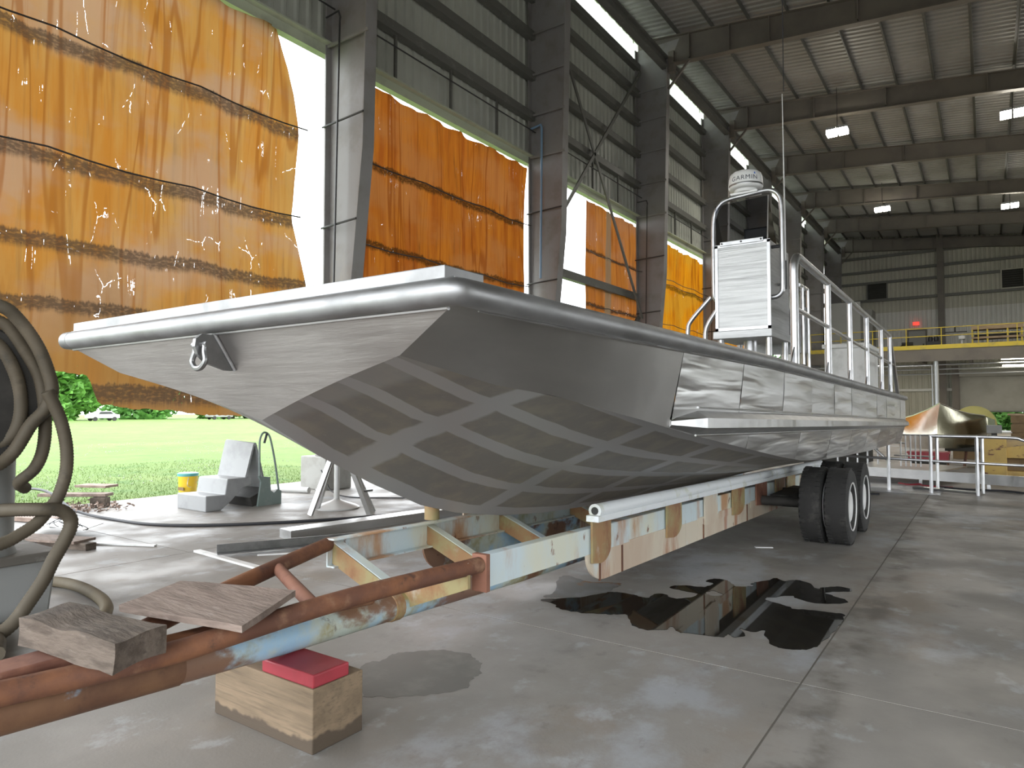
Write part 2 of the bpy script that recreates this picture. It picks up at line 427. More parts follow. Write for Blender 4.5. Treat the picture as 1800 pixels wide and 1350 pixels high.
M['rust_sleeve'] = layered('rusty_sleeve_with_blue_flecks', (.12,.055,.03), [((.18,.09,.045), 2.5, .46, .66), ((.24,.19,.10), 3, .64, .76, (1,1,1), 4, .6), ((.30,.46,.60), 2.1, .60, .66, (1,1,1), 7, .9), ((.07,.035,.022), 7, .56, .7, (1,1,1), 3, .9)], rough=.7, bump=(40,.35,.005))
M['bracket'] = layered('bracket_rust_moss', (.34,.29,.14), [((.33,.185,.085), 3, .38, .58), ((.24,.095,.045), 3.5, .5, .66, (1,1,.6), 6), ((.6,.62,.58), 2.5, .6, .75, (1,1,1), 2, .8)], rough=.65)
M['bunk'] = layered('white_bunk_paint', (.74,.77,.79), [((.6,.62,.55), 5, .55, .7), ((.3,.24,.14), 12, .68, .74)], rough=.45)
M['hose'] = layered('ribbed_brown_hose', (.085,.068,.045), [((.125,.1,.068), 3, .45, .7), ((.05,.042,.03), 6, .55, .75, (1,1,1), 4)], rough=.7)
M['hose_light'] = layered('pale_brown_hose', (.2,.165,.11), [((.15,.12,.08), 4, .45, .7)], rough=.7)
M['tank'] = layered('grey_tank_paint', (.27,.275,.27), [((.22,.22,.21), 1.5, .45, .7), ((.14,.13,.11), 3, .6, .75, (1,1,.4), 3, .7)], rough=.5)
M['dirty_rim'] = layered('dirty_rim', (.12,.11,.095), [((.2,.19,.175), 6, .5, .65)], rough=.7)
M['drum'] = layered('dark_reel', (.028,.026,.023), [((.05,.045,.04), 3, .45, .7)], rough=.7)
M['drum_grey'] = layered('worn_reel_flange', (.11,.105,.095), [((.05,.045,.04), 3, .5, .65)], rough=.65)
M['step'] = layered('grey_step_paint', (.33,.335,.34), [((.27,.275,.28), 3, .45, .7), ((.42,.43,.45), 2, .6, .7)], rough=.45)
M['step_green'] = layered('green_grey_plate', (.2,.25,.235), [((.27,.31,.3), 4, .45, .7), ((.3,.28,.22), 6, .6, .75)], rough=.5)
M['bucket'] = layered('yellow_bucket', (.75,.5,.02), [((.6,.42,.04), 6, .5, .7)], rough=.4)
M['teal'] = layered('teal_lid', (.08,.33,.33), rough=.45)
M['cblock'] = layered('pale_concrete_block', (.36,.355,.335), [((.3,.295,.27), 3, .45, .7), ((.36,.34,.3), 8, .62, .72)], rough=.8, bump=(40,.3,.006))
M['sheet_offcut'] = layered('white_sheet', (.82,.82,.82), rough=.4)
M['cable'] = layered('black_cable', (.03,.03,.035), rough=.55)
M['gold'] = layered('gold_aluminium_shaded_side', (.36,.34,.25), [((.29,.275,.2), 2, .4, .7)], rough=.2, metal=1, bump=(2.5,.15,.05))  # darker copy for the hull's shaded side; shade put into the colour
M['gold_lit'] = layered('gold_aluminium_lit_side', (.86,.82,.78), [((.72,.68,.6), 2, .4, .7)], rough=.24, metal=1, bump=(2.5,.12,.05))  # paler copy for the hull's lit side; brightness put into the colour
M['machine'] = layered('chipped_yellow_paint', (.55,.37,.10), [((.45,.30,.1), 2, .4, .65), ((.16,.07,.04), 3.5, .6, .66, (1,1,2.5), 3)], rough=.6)
M['brown'] = layered('brown_box', (.2,.13,.06), [((.14,.09,.04), 3, .4, .7)], rough=.7)
M['spool'] = layered('yellow_spool', (.5,.44,.14), [((.42,.37,.12), 3, .4, .7)], rough=.6)
M['plate'] = layered('dirty_floor_plate', (.42,.42,.43), [((.3,.29,.27), 2, .4, .7)], rough=.3, metal=.7)
M['grey_door'] = layered('grey_door', (.3,.3,.28), rough=.5)
M['slat'] = layered('roller_slat_paint', (.29,.28,.24), [((.24,.235,.2), .8, .4, .7)], rough=.5)
M['leaf'] = layered('foliage', (.075,.2,.03), [((.13,.32,.05), .8, .4, .65), ((.03,.1,.02), 1.5, .55, .75, (1,1,1), 4)], rough=.6)
M['leaf2'] = layered('foliage_light', (.1,.27,.05), [((.17,.38,.09), .8, .4, .65), ((.04,.13,.03), 1.5, .55, .75, (1,1,1), 4)], rough=.6)
M['bark'] = layered('bark', (.1,.075,.05), [((.06,.045,.03), 8, .4, .7)], rough=.9)
M['grass'] = layered('grass', (.095,.165,.022), [((.125,.19,.034), .25, .4, .65), ((.058,.135,.014), 1.2, .5, .72), ((.12,.19,.045), 6, .6, .74)], rough=.85, bump=(30,.5,.03))
M['clover'] = layered('clover_flower', (.42,.45,.36), rough=.8)
M['soil'] = layered('edge_soil', (.16,.115,.075), [((.24,.19,.12), 6, .45, .7)], rough=.95, bump=(20,.6,.02))
def emis(name, c, s):
    t = NT(name); t.p.inputs['Base Color'].default_value = (*c, 1)
    t.p.inputs['Emission Color'].default_value = (*c, 1); t.p.inputs['Emission Strength'].default_value = s
    return t.m
M['lamp'] = emis('lamp_glow', (1.,.97,.88), 30)
M['tube_lamp'] = emis('fluorescent_glow', (1.,.95,.82), 14)
M['exit'] = emis('red_sign_glow', (.9,.06,.04), 1.0)
def glass():
    t = NT('smoked_windscreen')
    tp = t.n('ShaderNodeBsdfTransparent'); tp.inputs['Color'].default_value = (.62,.63,.66,1)
    gl = t.n('ShaderNodeBsdfGlossy'); gl.inputs['Roughness'].default_value = .05
    fr = t.n('ShaderNodeFresnel'); fr.inputs['IOR'].default_value = 1.35
    mx = t.n('ShaderNodeMixShader'); t.l(fr.outputs[0], mx.inputs[0]); t.l(tp.outputs[0], mx.inputs[1]); t.l(gl.outputs[0], mx.inputs[2])
    t.l(mx.outputs[0], t.out.inputs['Surface'])
    return t.m
M['glass'] = glass()
def puddle_mat():
    t = NT('dirty_water')
    t.p.inputs['Base Color'].default_value = (.022,.02,.017,1); t.p.inputs['Roughness'].default_value = .03
    t.p.inputs['IOR'].default_value = 1.33; t.p.inputs['Specular IOR Level'].default_value = .5
    return t.m
M['puddle'] = puddle_mat()
M['damp'] = layered('damp_concrete', (.15,.14,.125), [((.2,.19,.17), 3, .45, .7)], rough=.5)
M['thinwet'] = layered('thin_wet_concrete', (.15,.14,.13), [((.2,.2,.2), 3, .45, .7), ((.22,.10,.03), 2.5, .55, .62)], rough=.6)

# ------------------------------------------------------------------ the building
YK = [1.7 + 7.62*k for k in range(9)]        # column lines: 1.7, 9.32, 16.94, 24.56, 32.18, 39.8, 47.42, 55.04, 62.66
YF, YB = -5.9, 63.0
XL, XR = -11.15, 15.0
# floor: cast slabs with joints
floor = empty('floor', (0, 20, 0), 'grey stained concrete floor cast in slabs with open joints', None, None, 'structure')
MB().box(-12.7, XR+2, YF-6, 66, -.30, -.003).build('bedding', M['joint'], floor, smooth=False)
xs = [-12.7, -7.42, -.93, 5.5, 11.3, XR+2]
ys = [-11.9, -2., 4.3, 10.6, 17., 23.4, 29.8, 36.2, 42.6, 49., 55.4, 66]
for i in range(len(xs)-1):
    for j in range(len(ys)-1):
        MB().box(xs[i]+.006, xs[i+1]-.006, ys[j]+.006, ys[j+1]-.006, -.2, 0).build('slab', M['concrete'], floor, smooth=False)

def corr_y(x, y0, y1, z0, z1, pitch=.3, h=.045, sgn=1, ztop=None):
    """ribbed sheet in a plane of constant x, ribs vertical"""
    b = MB(); prof = []; y = y0
    while y < y1-1e-6:
        for dy, dx in ((0,0),(pitch*.55,0),(pitch*.68,h),(pitch*.87,h),(pitch,0)):
            if y+dy <= y1+1e-6: prof.append((y+dy, x+sgn*dx))
        y += pitch
    if prof[-1][0] < y1-1e-4: prof.append((y1, prof[-1][1]))
    n = len(prof)
    b.add([(px, py, z0) for py, px in prof]+[(px, py, z1) for py, px in prof], [(i, i+1, n+i+1, n+i) for i in range(n-1)])
    return b
def corr_x(y, x0, x1, z0, z1, pitch=.3, h=.045, sgn=-1):
    b = corr_y(0, x0, x1, z0, z1, pitch, h, sgn)
    b.v = [(v[1], y+v[0], v[2]) for v in b.v]
    return b

def zt(x): return 15.9 - .115*(x+9.6)      # top of the rafters
LZ = 8.95
wl = empty('wall_left', (XL, 30, 0), 'ribbed grey steel side wall above open bays with dark girts', None, None, 'structure')
GZ = [10.37, 11.6, 12.85, 14.0, 15.08]
bays = list(zip([-5.92]+YK[:-1], YK))
for bi, (a, b_) in enumerate(bays):
    if b_ < 0: continue
    closed = bi >= 7
    corr_y(XL-.05, a, b_, 0 if closed else LZ+.1, 15.15, sgn=1).build('wall_sheet', M['sheet'], wl, smooth=False, recalc=False)
    for gz in GZ:
        g = MB(); g.prism([(XL+.02, gz-.12), (XL+.02, gz-.09), (XL+.19, gz-.09), (XL+.19, gz+.12), (XL+.24, gz+.12), (XL+.24, gz-.12)], 'y', a+.01, b_-.01)
        g.build('girt', M['girt'], wl, smooth=False)
    corr_y(XL-.05, a+.05, b_-.05, 15.2, 16.25, pitch=.6, h=.02).build('clerestory_sheet', M['clear'], wl, smooth=False, recalc=False)
    if not closed:
        MB().box(XL-.1, XL+.08, a+.02, b_-.02, LZ, LZ+.24).box(XL+.08, XL+.22, a+.02, b_-.02, LZ+.2, LZ+.24).build('lintel', M['lintel'], wl, smooth=False)
        MB().tube([(XL+.3, a+.1, 9.85), (XL+.3, b_-.1, 9.85)], .018, 6).build('conduit', M['conduit'], wl)
        for q in (.24, .5, .76):
            yy = lerp(a, b_, q)
            MB().box(XL+.1, XL+.16, yy-.03, yy+.03, LZ+.24, GZ[0]-.12).build('hanger', M['girt'], wl, smooth=False)
# brace rods crossing the third bay and the beam across it
for p, q in (((-10.75, 17.2, 14.6), (-10.75, 24.2, 5.1)), ((-10.75, 24.2, 14.7), (-10.75, 17.2, 6.6))):
    MB().bar(p, q, .05, .12).build('brace', M['girt'], wl, smooth=False)
MB().box(-11.2, -11.0, 17.3, 24.4, 5.85, 6.12).build('bay_beam', M['girt'], wl, smooth=False)
MB().bar((-10.9, 24.2, 5.2), (-10.9, 23.2, 4.1), .06, .2).build('brace', M['girt'], wl, smooth=False)

wr_ = empty('wall_right', (XR, 28, 0), 'unseen ribbed steel wall added to dim the hall, some bays open low down', None, None, 'structure')  # out of view; added to cut light on the hull side
for bi, (a, b_) in enumerate(bays):
    op = bi in (2, 3, 5)  # low openings placed to let some light back onto the hull
    corr_y(XR+.1, a, b_, 4.6 if op else 0, zt(XR)+.3, sgn=-1).build('wall_sheet', M['sheet_back'], wr_, smooth=False, recalc=False)
    for gz in (2.2, 4.75, 6.6, 8.8, 11.0):
        if op and gz < 4: continue
        MB().box(XR-.2, XR, a+.01, b_-.01, gz-.1, gz+.1).build('girt', M['girt'], wr_, smooth=False)

wf = empty('wall_front_light_cut', (0, YF, 0), 'unseen ribbed gable wall added above the open front end to reduce light', None, None, 'structure')  # out of view; added to reduce light coming through the open front
corr_x(YF-.05, -11.3, XR+.1, 7.6, 13.3, sgn=1).build('wall_sheet', M['sheet_back'], wf, smooth=False, recalc=False)
MB().add([(-11.3,YF-.05,13.2),(XR,YF-.05,13.2),(XR,YF-.05,zt(XR)+.3),(-11.3,YF-.05,zt(-11.3)+.3)], [(0,1,2,3)]).build('gable_sheet', M['sheet_back'], wf, smooth=False)

# steel columns
def column(k, y, label, conduit=True, blue=False):
    zb = .67 if k == 1 else 0
    root = empty('steel_column', (-10.6, y, 0), label, 'column', 'tapered steel columns of the side wall')
    inner = [(zb, -10.66), (6.8, -9.98), (14.75, -9.78)]
    zt = 15.75
    web = [(-11.05, zb)] + [(x, z) for z, x in inner] + [(-9.3, zt), (-11.05, zt)]
    MB().prism(web, 'y', y-.012, y+.012).build('web', M['steel'], root, smooth=False)
    MB().box(-11.09, -11.05, y-.15, y+.15, zb, zt).build('outer_flange', M['steel'], root, smooth=False)
    f = MB()
    for (z0, x0), (z1, x1) in zip(inner, inner[1:]):
        f.hexa([(x0,y-.15,z0),(x0+.035,y-.15,z0),(x0+.035,y+.15,z0),(x0,y+.15,z0),(x1,y-.15,z1),(x1+.035,y-.15,z1),(x1+.035,y+.15,z1),(x1,y+.15,z1)])
    f.build('inner_flange', M['steel'], root, smooth=False)
    MB().box(-11.2, -10.4, y-.2, y+.2, zb, zb+.03).build('base_plate', M['steel'], root, smooth=False)
    if conduit:
        for z in (3.4, 5.35, 7.45):
            xi = interp(inner, z)
            MB().tube([(-11.12, y-.17, z-.03), (xi+.05, y-.17, z+.02)], .022, 6).build('clamp_rod', M['conduit'], root)
        if not blue:
            MB().tube(smoothpath([(-10.72, y-.2, 2.2), (-10.6, y-.2, 8.8), (-10.57, y-.2, 9.55)], 4) + [Vector((-10.6, y-.22, 9.68)), Vector((-11., y-.2, 9.68))], .02, 6).build('conduit', M['conduit'], root)
    for z in GZ[:4] + [9.1]:
        MB().box(-11.0, -9.82, y-.16, y-.13, z-.03, z+.03).build('flange_brace', M['steel'], root, smooth=False)
    if blue:
        MB().tube([(-10.95, y-.2, 9.95), (-10.6, y-.2, 10.0), (-10.57, y-.2, 9.9), (-10.62, y-.2, 5.45)], .035, 8).build('blue_pipe', M['blue_pipe'], root)
    return root
column(1, YK[1], 'tapered grey steel column with thin black conduit, beside the largest tarp')
column(2, YK[2], 'tapered grey steel column carrying a blue vertical pipe', True, True)
column(3, YK[3], 'grey steel column at the foot of the crossed brace rods')
column(4, YK[4], 'grey steel column behind the boat console, past the brightest yellow-orange tarp')
for k in (5, 6, 7, 8):
    column(k, YK[k], 'dark steel column of the far side wall beyond the boat', False)
column(0, YK[0], 'grey steel column at the torn lower edge side of the largest tarp')

# ceiling
ceil = empty('ceiling', (0, 28, 15.5), 'ribbed metal roof sheeting on dark purlins', None, None, 'structure')
px = [-10.75 + 1.32*k for k in range(20)]
for bi, (a, b_) in enumerate(bays):
    if bi == len(bays)-1: b_ = YB+.2
    n = int((b_-a)/.3); pr = []
    for i in range(n+1):
        y = a + (b_-a)*i/n
        pr += [(y, 0), (y+.16, 0), (y+.2, .05), (y+.26, .05)]
    pr = [p for p in pr if p[0] <= b_] + [(b_, 0)]
    m = len(pr); s_ = MB()
    s_.add([(XL-.25, y, zt(XL-.25)+.28-h) for y, h in pr]+[(XR, y, zt(XR)+.28-h) for y, h in pr], [(i, i+1, m+i+1, m+i) for i in range(m-1)])
    s_.build('roof_sheet', M['roof'], ceil, smooth=False, recalc=False)
    for x in px:
        z = zt(x)
        MB().prism([(x-.03, z+.22), (x-.03, z+.24), (x+.07, z+.24), (x+.07, z), (x+.055, z), (x+.055, z+.22)], 'y', a+.005, b_-.005).build('purlin', M['girt'], ceil, smooth=False)
for k, y in enumerate(YK):
    root = empty('roof_rafter', (2, y, 15), {2: 'dark roof rafter above the column with the blue pipe', 3: 'dark roof rafter rising from the column beside the crossed braces', 4: 'dark roof rafter from the column past the bright amber tarp', 5: 'dark roof rafter passing just behind the two larger lamps', 6: 'dark roof rafter just in front of the two smaller lamps', 8: 'dark roof rafter against the end wall'}.get(k, 'dark steel roof rafter spanning from side wall across the hall'), 'beam', 'dark roof rafters')
    pts_t = [(-11.0, zt(-11.0)), (XR, zt(XR))]
    pts_b = [(XR, zt(XR)-.75), (0, zt(0)-.75), (-9.6, zt(-9.6)-1.05), (-11.0, zt(-11)-1.05)]
    MB().prism(pts_t+pts_b, 'y', y-.01, y+.01).build('web', M['rafter'], root, smooth=False)
    f = MB()
    for (x0, z0), (x1, z1) in zip(pts_b, pts_b[1:3]):
        f.hexa([(x1,y-.14,z1-.03),(x0,y-.14,z0-.03),(x0,y+.14,z0-.03),(x1,y+.14,z1-.03),(x1,y-.14,z1),(x0,y-.14,z0),(x0,y+.14,z0),(x1,y+.14,z1)])
    f.build('bottom_flange', M['rafter'], root, smooth=False)
    MB().hexa([(-11,y-.14,zt(-11)-.03),(XR,y-.14,zt(XR)-.03),(XR,y+.14,zt(XR)-.03),(-11,y+.14,zt(-11)-.03),(-11,y-.14,zt(-11)),(XR,y-.14,zt(XR)),(XR,y+.14,zt(XR)),(-11,y+.14,zt(-11))]).build('top_flange', M['rafter'], root, smooth=False)
    for x in (-8.9, -7.4, -6.0, -3.2, 0.3, 3.5):
        d_ = .98 if x < -4 else .78
        MB().box(x-.02, x+.02, y-.13, y-.01, zt(x)-d_+.02, zt(x)-.03).build('stiffener', M['rafter'], root, smooth=False)
    MB().bar((-9.75, y-.02, 13.9), (-8.9, y-.02, zt(-8.9)-1.0), .08, .08).build('knee_brace', M['rafter'], root, smooth=False)
# crane runway along the wall
run = empty('crane_runway', (-9.75, 30, 14.9), 'long dark crane runway beam along the top of the side wall', 'beam')
MB().box(-10.0, -9.72, YF, 62.5, 14.72, 14.76).box(-9.875, -9.845, YF, 62.5, 14.76, 15.1).box(-10.0, -9.72, YF, 62.5, 15.1, 15.14).build('beam', M['girt'], run, smooth=False)
for y in YK:
    MB().box(-9.72, -9.5, y-.12, y+.12, 14.5, 15.3).build('hanger_bracket', M['rafter'], run, smooth=False)

# back wall with mezzanine
wb = empty('wall_back', (0, YB, 0), 'tall beige ribbed end wall with dark girts and pale lower panels', None, None, 'structure')
corr_x(YB+.05, -11.2, XR, 9.55, 16.6).build('wall_sheet', M['sheet_back'], wb, smooth=False, recalc=False)
corr_x(YB+.05, -11.2, XR, 6.0, 9.55).build('liner_sheet', M['sheet_white'], wb, smooth=False, recalc=False)
corr_x(YB+.05, -11.2, -1.75, 0, 6.0, pitch=.45).build('lower_sheet', M['sheet_back'], wb, smooth=False, recalc=False)
corr_x(YB+.05, -1.75, 7.5, 4.6, 6.0).build('lower_sheet', M['sheet_back'], wb, smooth=False, recalc=False)
corr_x(YB+.05, 7.5, XR, 0, 6.0).build('lower_sheet', M['sheet_back'], wb, smooth=False, recalc=False)
for z in (15.3, 14.2, 13.0, 12.05, 10.6, 3.2):
    for a, b_ in ((-11.1, -3.0), (-2.5, XR)):
        if z < 4: b_ = min(b_, -1.9)
        if b_ > a: MB().box(a, b_, YB-.22, YB-.02, z-.1, z+.1).build('girt', M['girt' if z > 4 else 'sheet_white'], wb, smooth=False)
for x, z1 in ((-2.75, 16), (5.5, 15.5), (-1.95, 5.0)):
    MB().box(x-.22, x+.22, YB-.5, YB-.47, 0, z1).box(x-.012, x+.012, YB-.47, YB-.2, 0, z1).box(x-.22, x+.22, YB-.2, YB-.17, 0, z1).build('wall_column', M['rafter'], wb, smooth=False)
for i, (x0, x1, z0, z1) in enumerate(((-7.85, -6.5, 10.7, 11.95), (1.15, 2.45, 10.75, 12.1))):
    lv = empty('wall_louver', ((x0+x1)/2, YB-.3, z0), ('dark square louver in end wall left of the tall wall column', 'dark framed louver in end wall right of the tall wall column')[i], 'vent')
    lv['label'] = ('dark square louver in end wall, plain thin frame', 'dark square louver in end wall with a pale frame')[i]
    MB().box(x0, x1, YB-.24, YB-.23, z0, z1).build('backing', M['dark'], lv, smooth=False)
    fm = M['girt'] if i == 0 else M['sheet_back']
    MB().box(x0-.08, x0, YB-.34, YB-.2, z0-.08, z1+.08).box(x1, x1+.08, YB-.34, YB-.2, z0-.08, z1+.08).box(x0, x1, YB-.34, YB-.2, z1, z1+.08).box(x0, x1, YB-.34, YB-.2, z0-.08, z0).build('frame', fm, lv, smooth=False)
    for k in range(8):
        zz = lerp(z0, z1, (k+.5)/8)
        MB().hexa([(x0,YB-.32,zz-.05),(x1,YB-.32,zz-.05),(x1,YB-.25,zz+.04),(x0,YB-.25,zz+.04),(x0,YB-.32,zz-.03),(x1,YB-.32,zz-.03),(x1,YB-.25,zz+.06),(x0,YB-.25,zz+.06)]).build('slat', M['dark'], lv, smooth=False)
d1 = empty('door_1', (2, YB-.3, 0), 'wide grey roller door raised a little above the ground', None, None, 'structure')
z = 1.55; k = 0
while z < 4.2:
    MB().box(-1.74, 7.46, YB-.26, YB-.22, z-.006, z+.145).build('door_slat', M['slat'], d1, smooth=False, bevel=.012); z += .14
MB().box(-1.62, 7.42, YB-.3, YB-.18, 1.46, 1.55).build('bottom_bar', M['girt'], d1, smooth=False)
MB().box(-1.7, 7.5, YB-.75, YB-.2, 4.15, 4.65).build('hood', M['slat'], d1, smooth=False, bevel=.05)
for x in (-1.78, 7.42): MB().box(x-.2, x+.1, YB-.4, YB-.1, 0, 4.6).build('guide_rail', M['rafter'], d1, smooth=False)

mz = empty('mezzanine', (0, 54, 0), 'steel mezzanine with yellow edge and yellow pipe railing at the end wall', 'mezzanine')
MB().box(-10.7, XR, 54.0, 62.4, 5.55, 5.72).build('deck', M['dark'], mz, smooth=False)
MB().box(-10.7, XR, 53.86, 54.0, 5.72, 6.0).build('kick_plate', M['yellow'], mz, smooth=False)
MB().box(-10.7, XR, 53.9, 54.0, 4.9, 5.72).build('edge_beam', M['rafter'], mz, smooth=False)
for z in (7.15, 6.6): MB().tube([(-10.6, 53.93, z), (XR, 53.93, z)], .03, 8).build('rail', M['yellow'], mz)
for i in range(13):
    x = -10.6 + 2.05*i
    MB().tube([(x, 53.93, 5.95), (x, 53.93, 7.15)], .03, 8).build('rail_post', M['yellow'], mz)
for x in (-2.75, 6): MB().lathe([(.13, 0), (.13, 4.92)], (x, 54.1, 0), n=14).build('post', M['pipe_steel'], mz)
for i, z in enumerate((4.72, 4.45, 4.15)):
    MB().tube([(-10.7, 55.0+.8*i, z), (9, 55.0+.8*i, z)], .045, 8).build('pipe', M['pipe_steel'], mz)
MB().tube([(-2.98, 54.0, 0), (-2.98, 54.0, 4.6), (-10.5, 54.0, 4.65)], .05, 8).build('pipe', M['pipe_steel'], mz)
for i in range(8):
    MB().box(-10 + 3*i, -9.75+3*i, 54.1, 62.3, 5.05, 5.55).build('joist', M['rafter'], mz, smooth=False)
MB().box(-10.7, -8.15, 60.6, 60.75, 5.72, 10.3).build('partition', M['sheet_white'], mz, smooth=False)
MB().box(-8.15, -7.3, 60.6, 62.5, 5.72, 9.6).build('partition', M['grey_door'], mz, smooth=False)
dr = empty('door_2', (-4.4, YB-.2, 5.72), 'grey office door on the mezzanine below the red sign', None, None, 'structure')
MB().box(-5.0, -3.85, YB-.18, YB-.12, 5.72, 7.9).build('leaf', M['grey_door'], dr, smooth=False)
MB().box(-5.1, -5.0, YB-.22, YB-.1, 5.72, 8.0).box(-3.85, -3.75, YB-.22, YB-.1, 5.72, 8.0).box(-5.1, -3.75, YB-.22, YB-.1, 7.9, 8.0).build('frame', M['rafter'], dr, smooth=False)
MB().box(-4.05, -3.95, YB-.24, YB-.18, 6.7, 6.85).build('handle', M['conduit'], dr, smooth=False)
tag(MB().box(-4.7, -4.25, YB-.26, YB-.16, 8.35, 8.62).build('exit_sign', M['exit'], smooth=False, bevel=.02), 'small glowing red sign on end wall above mezzanine door', 'sign')
# things on the mezzanine
cp = empty('air_compressor', (-3.0, 57, 5.72), 'black twin-head machine standing behind the yellow railing', 'machine')
MB().box(-3.45, -2.55, 56.7, 57.5, 5.72, 6.5).build('cabinet', M['black'], cp, bevel=.04)
for x in (-3.2, -2.85): MB().lathe([(.0, 6.45), (.15, 6.5), (.17, 6.7), (.12, 6.85), (.0, 6.88)], (x, 57.0, 0), n=12).build('head', M['black'], cp)
MB().box(-2.5, -2.2, 56.8, 57.2, 5.72, 6.2).build('motor', M['drum'], cp, bevel=.05)
dp = empty('bench_grinder', (-4.6, 56.6, 5.72), 'dark pedestal grinder with crossed handles in front of grey door', 'machine')
MB().box(-4.9, -4.3, 56.4, 56.8, 5.72, 5.8).lathe([(.08, 5.8), (.06, 6.3)], (-4.6, 56.6, 0), n=10).build('pedestal', M['drum'], dp)
MB().tube([(-4.95, 56.6, 6.36), (-4.25, 56.6, 6.36)], .13, 12).build('motor', M['drum'], dp)
MB().tube([(-5.05, 56.6, 6.2), (-4.7, 56.5, 6.45), (-4.2, 56.6, 6.2)], .03, 6).tube([(-4.6, 56.5, 6.4), (-4.5, 56.5, 6.75)], .03, 6).build('handle', M['drum'], dp)
bn = empty('work_bench', (.5, 56, 5.72), 'long yellowish timber work bench with two shelves on the mezzanine', 'bench')
MB().box(-.75, 2.1, 55.7, 56.8, 7.05, 7.3).build('top', M['timber'], bn, smooth=False)
MB().box(-.75, 2.1, 55.7, 56.8, 6.42, 6.56).build('shelf', M['timber'], bn, smooth=False)
for x in (-.7, .15, 1.25, 2.0): MB().box(x-.05, x+.05, 55.72, 55.82, 5.72, 7.05).build('leg', M['yellow'], bn, smooth=False)
MB().box(-.6, 1.9, 56.3, 56.7, 6.6, 6.75).build('back_board', M['dark'], bn, smooth=False)
cr = empty('parts_crate', (.3, 56, 5.72), 'brown wooden crate of parts under the mezzanine bench', 'crate')
MB().box(-.05, 1.05, 55.9, 56.5, 5.72, 6.1).build('body', M['scrap'], cr, smooth=False)
MB().box(-.08, 1.08, 55.86, 56.54, 6.1, 6.16).build('rim', M['brown'], cr, smooth=False)
MB().box(.55, .9, 55.85, 55.9, 5.8, 5.95).build('tag_plate', M['white'], cr, smooth=False)
st = empty('drill_stand', (-1.3, 56, 5.72), 'slim pale drill stand with a white head beside the bench', 'machine')
MB().box(-1.5, -1.1, 55.8, 56.2, 5.72, 5.8).lathe([(.06, 5.8), (.06, 6.8)], (-1.3, 56, 0), n=10).build('column', M['white'], st)
MB().box(-1.5, -1.1, 55.8, 56.3, 6.45, 6.7).build('head', M['white'], st, bevel=.05)
MB().box(-2.3, -1.0, 56.4, 56.5, 7.0, 7.06).tube([(-1.7, 56.4, 7.0), (-1.7, 56.4, 7.4)], .05, 8).build('arm', M['drum'], st)
for i in range(5):
    o = MB().bar((.9+.1*i, 55.3-.02*i, 5.745+.045*i), (2.1, 55.3-.02*i, 5.745+.045*i), .14, .03).build('timber_offcut', M['board' if i % 2 else 'sheet_white'], smooth=False)
    tag(o, ('pale offcut board lying beside the mezzanine bench', 'brown offcut board lying beside the mezzanine bench')[i % 2], 'board', 'offcut boards on the mezzanine')
MB().hexa([(2.2,55.3,6.2),(6,55.3,6.2),(6,56.5,6.2),(2.2,56.5,6.2),(2.7,55.3,7.1),(6,55.3,7.1),(6,56.5,7.1),(2.7,56.5,7.1)]).build('tank', M['tank'], tag(empty('grey_hopper', (4, 56, 5.72), 'sloping grey hopper on the mezzanine past the bench', 'hopper')), smooth=False)

# ------------------------------------------------------------------ lamps
def highbay(p, label):
    x, y, z = p
    r = empty('highbay_lamp', p, label, 'lamp', 'bright high bay lamps under the roof')
    for s in (-1, 1):
        MB().box(x+s*.22-.19, x+s*.22+.19, y-.24, y+.24, z+.02, z+.12).build('housing', M['pipe_steel'], r, smooth=False)
        MB().box(x+s*.22-.18, x+s*.22+.18, y-.23, y+.23, z-.16, z+.018).build('panel', M['lamp'], r, smooth=False)
    MB().tube([(x, y, z+.12), (x, y, zt(x)-.05)], .015, 6).build('rod', M['conduit'], r)
    ld = bpy.data.lights.new('lamp_light', 'AREA'); ld.energy = 900; ld.size = .7; ld.color = (1, .95, .85)
    lo = bpy.data.objects.new('lamp_light', ld); COL.objects.link(lo); lo.parent = r; lo.location = (0, 0, -.06)
    return r
highbay((-4.95, 31.3, 13.45), 'bright twin-panel lamp hanging under the roof, left one of the closer pair')['label'] = 'bright square lamp under the roof above the boat railing'
highbay((1.1, 33.3, 13.45), '')['label'] = 'bright square lamp under the roof, far out from the side wall'
highbay((-4.9, 46.1, 13.75), '')['label'] = 'small twin-glow lamp under the rear rafters, close to the end wall column'
highbay((1.35, 48.2, 13.4), '')['label'] = 'small bright lamp under the rear rafters, far out from the side wall'
def fluor(x0, x1, y, z, label):
    r = empty('fluorescent_lamp', ((x0+x1)/2, y, z), label, 'lamp')
    MB().tube([(x0, y, z), (x1, y, z)], .05, 8).build('tube', M['tube_lamp'], r)
    MB().box(x0-.05, x1+.05, y-.1, y+.1, z+.06, z+.10).build('housing', M['drum'], r, smooth=False)
    ld = bpy.data.lights.new('tube_light', 'AREA'); ld.energy = 90; ld.shape = 'RECTANGLE'; ld.size = x1-x0; ld.size_y = .2; ld.color = (1, .9, .7)
    lo = bpy.data.objects.new('tube_light', ld); COL.objects.link(lo); lo.parent = r; lo.location = (0, 0, -.08)
fluor(.85, 3.2, 54.9, 4.95, 'upper glowing fluorescent tube below the mezzanine')
fluor(.95, 3.0, 57.5, 4.65, 'lower glowing fluorescent tube below the mezzanine, above the roller door')
fluor(-7.4, -6.6, 58, 4.9, 'short glowing fluorescent tube below the mezzanine, behind boat railing')

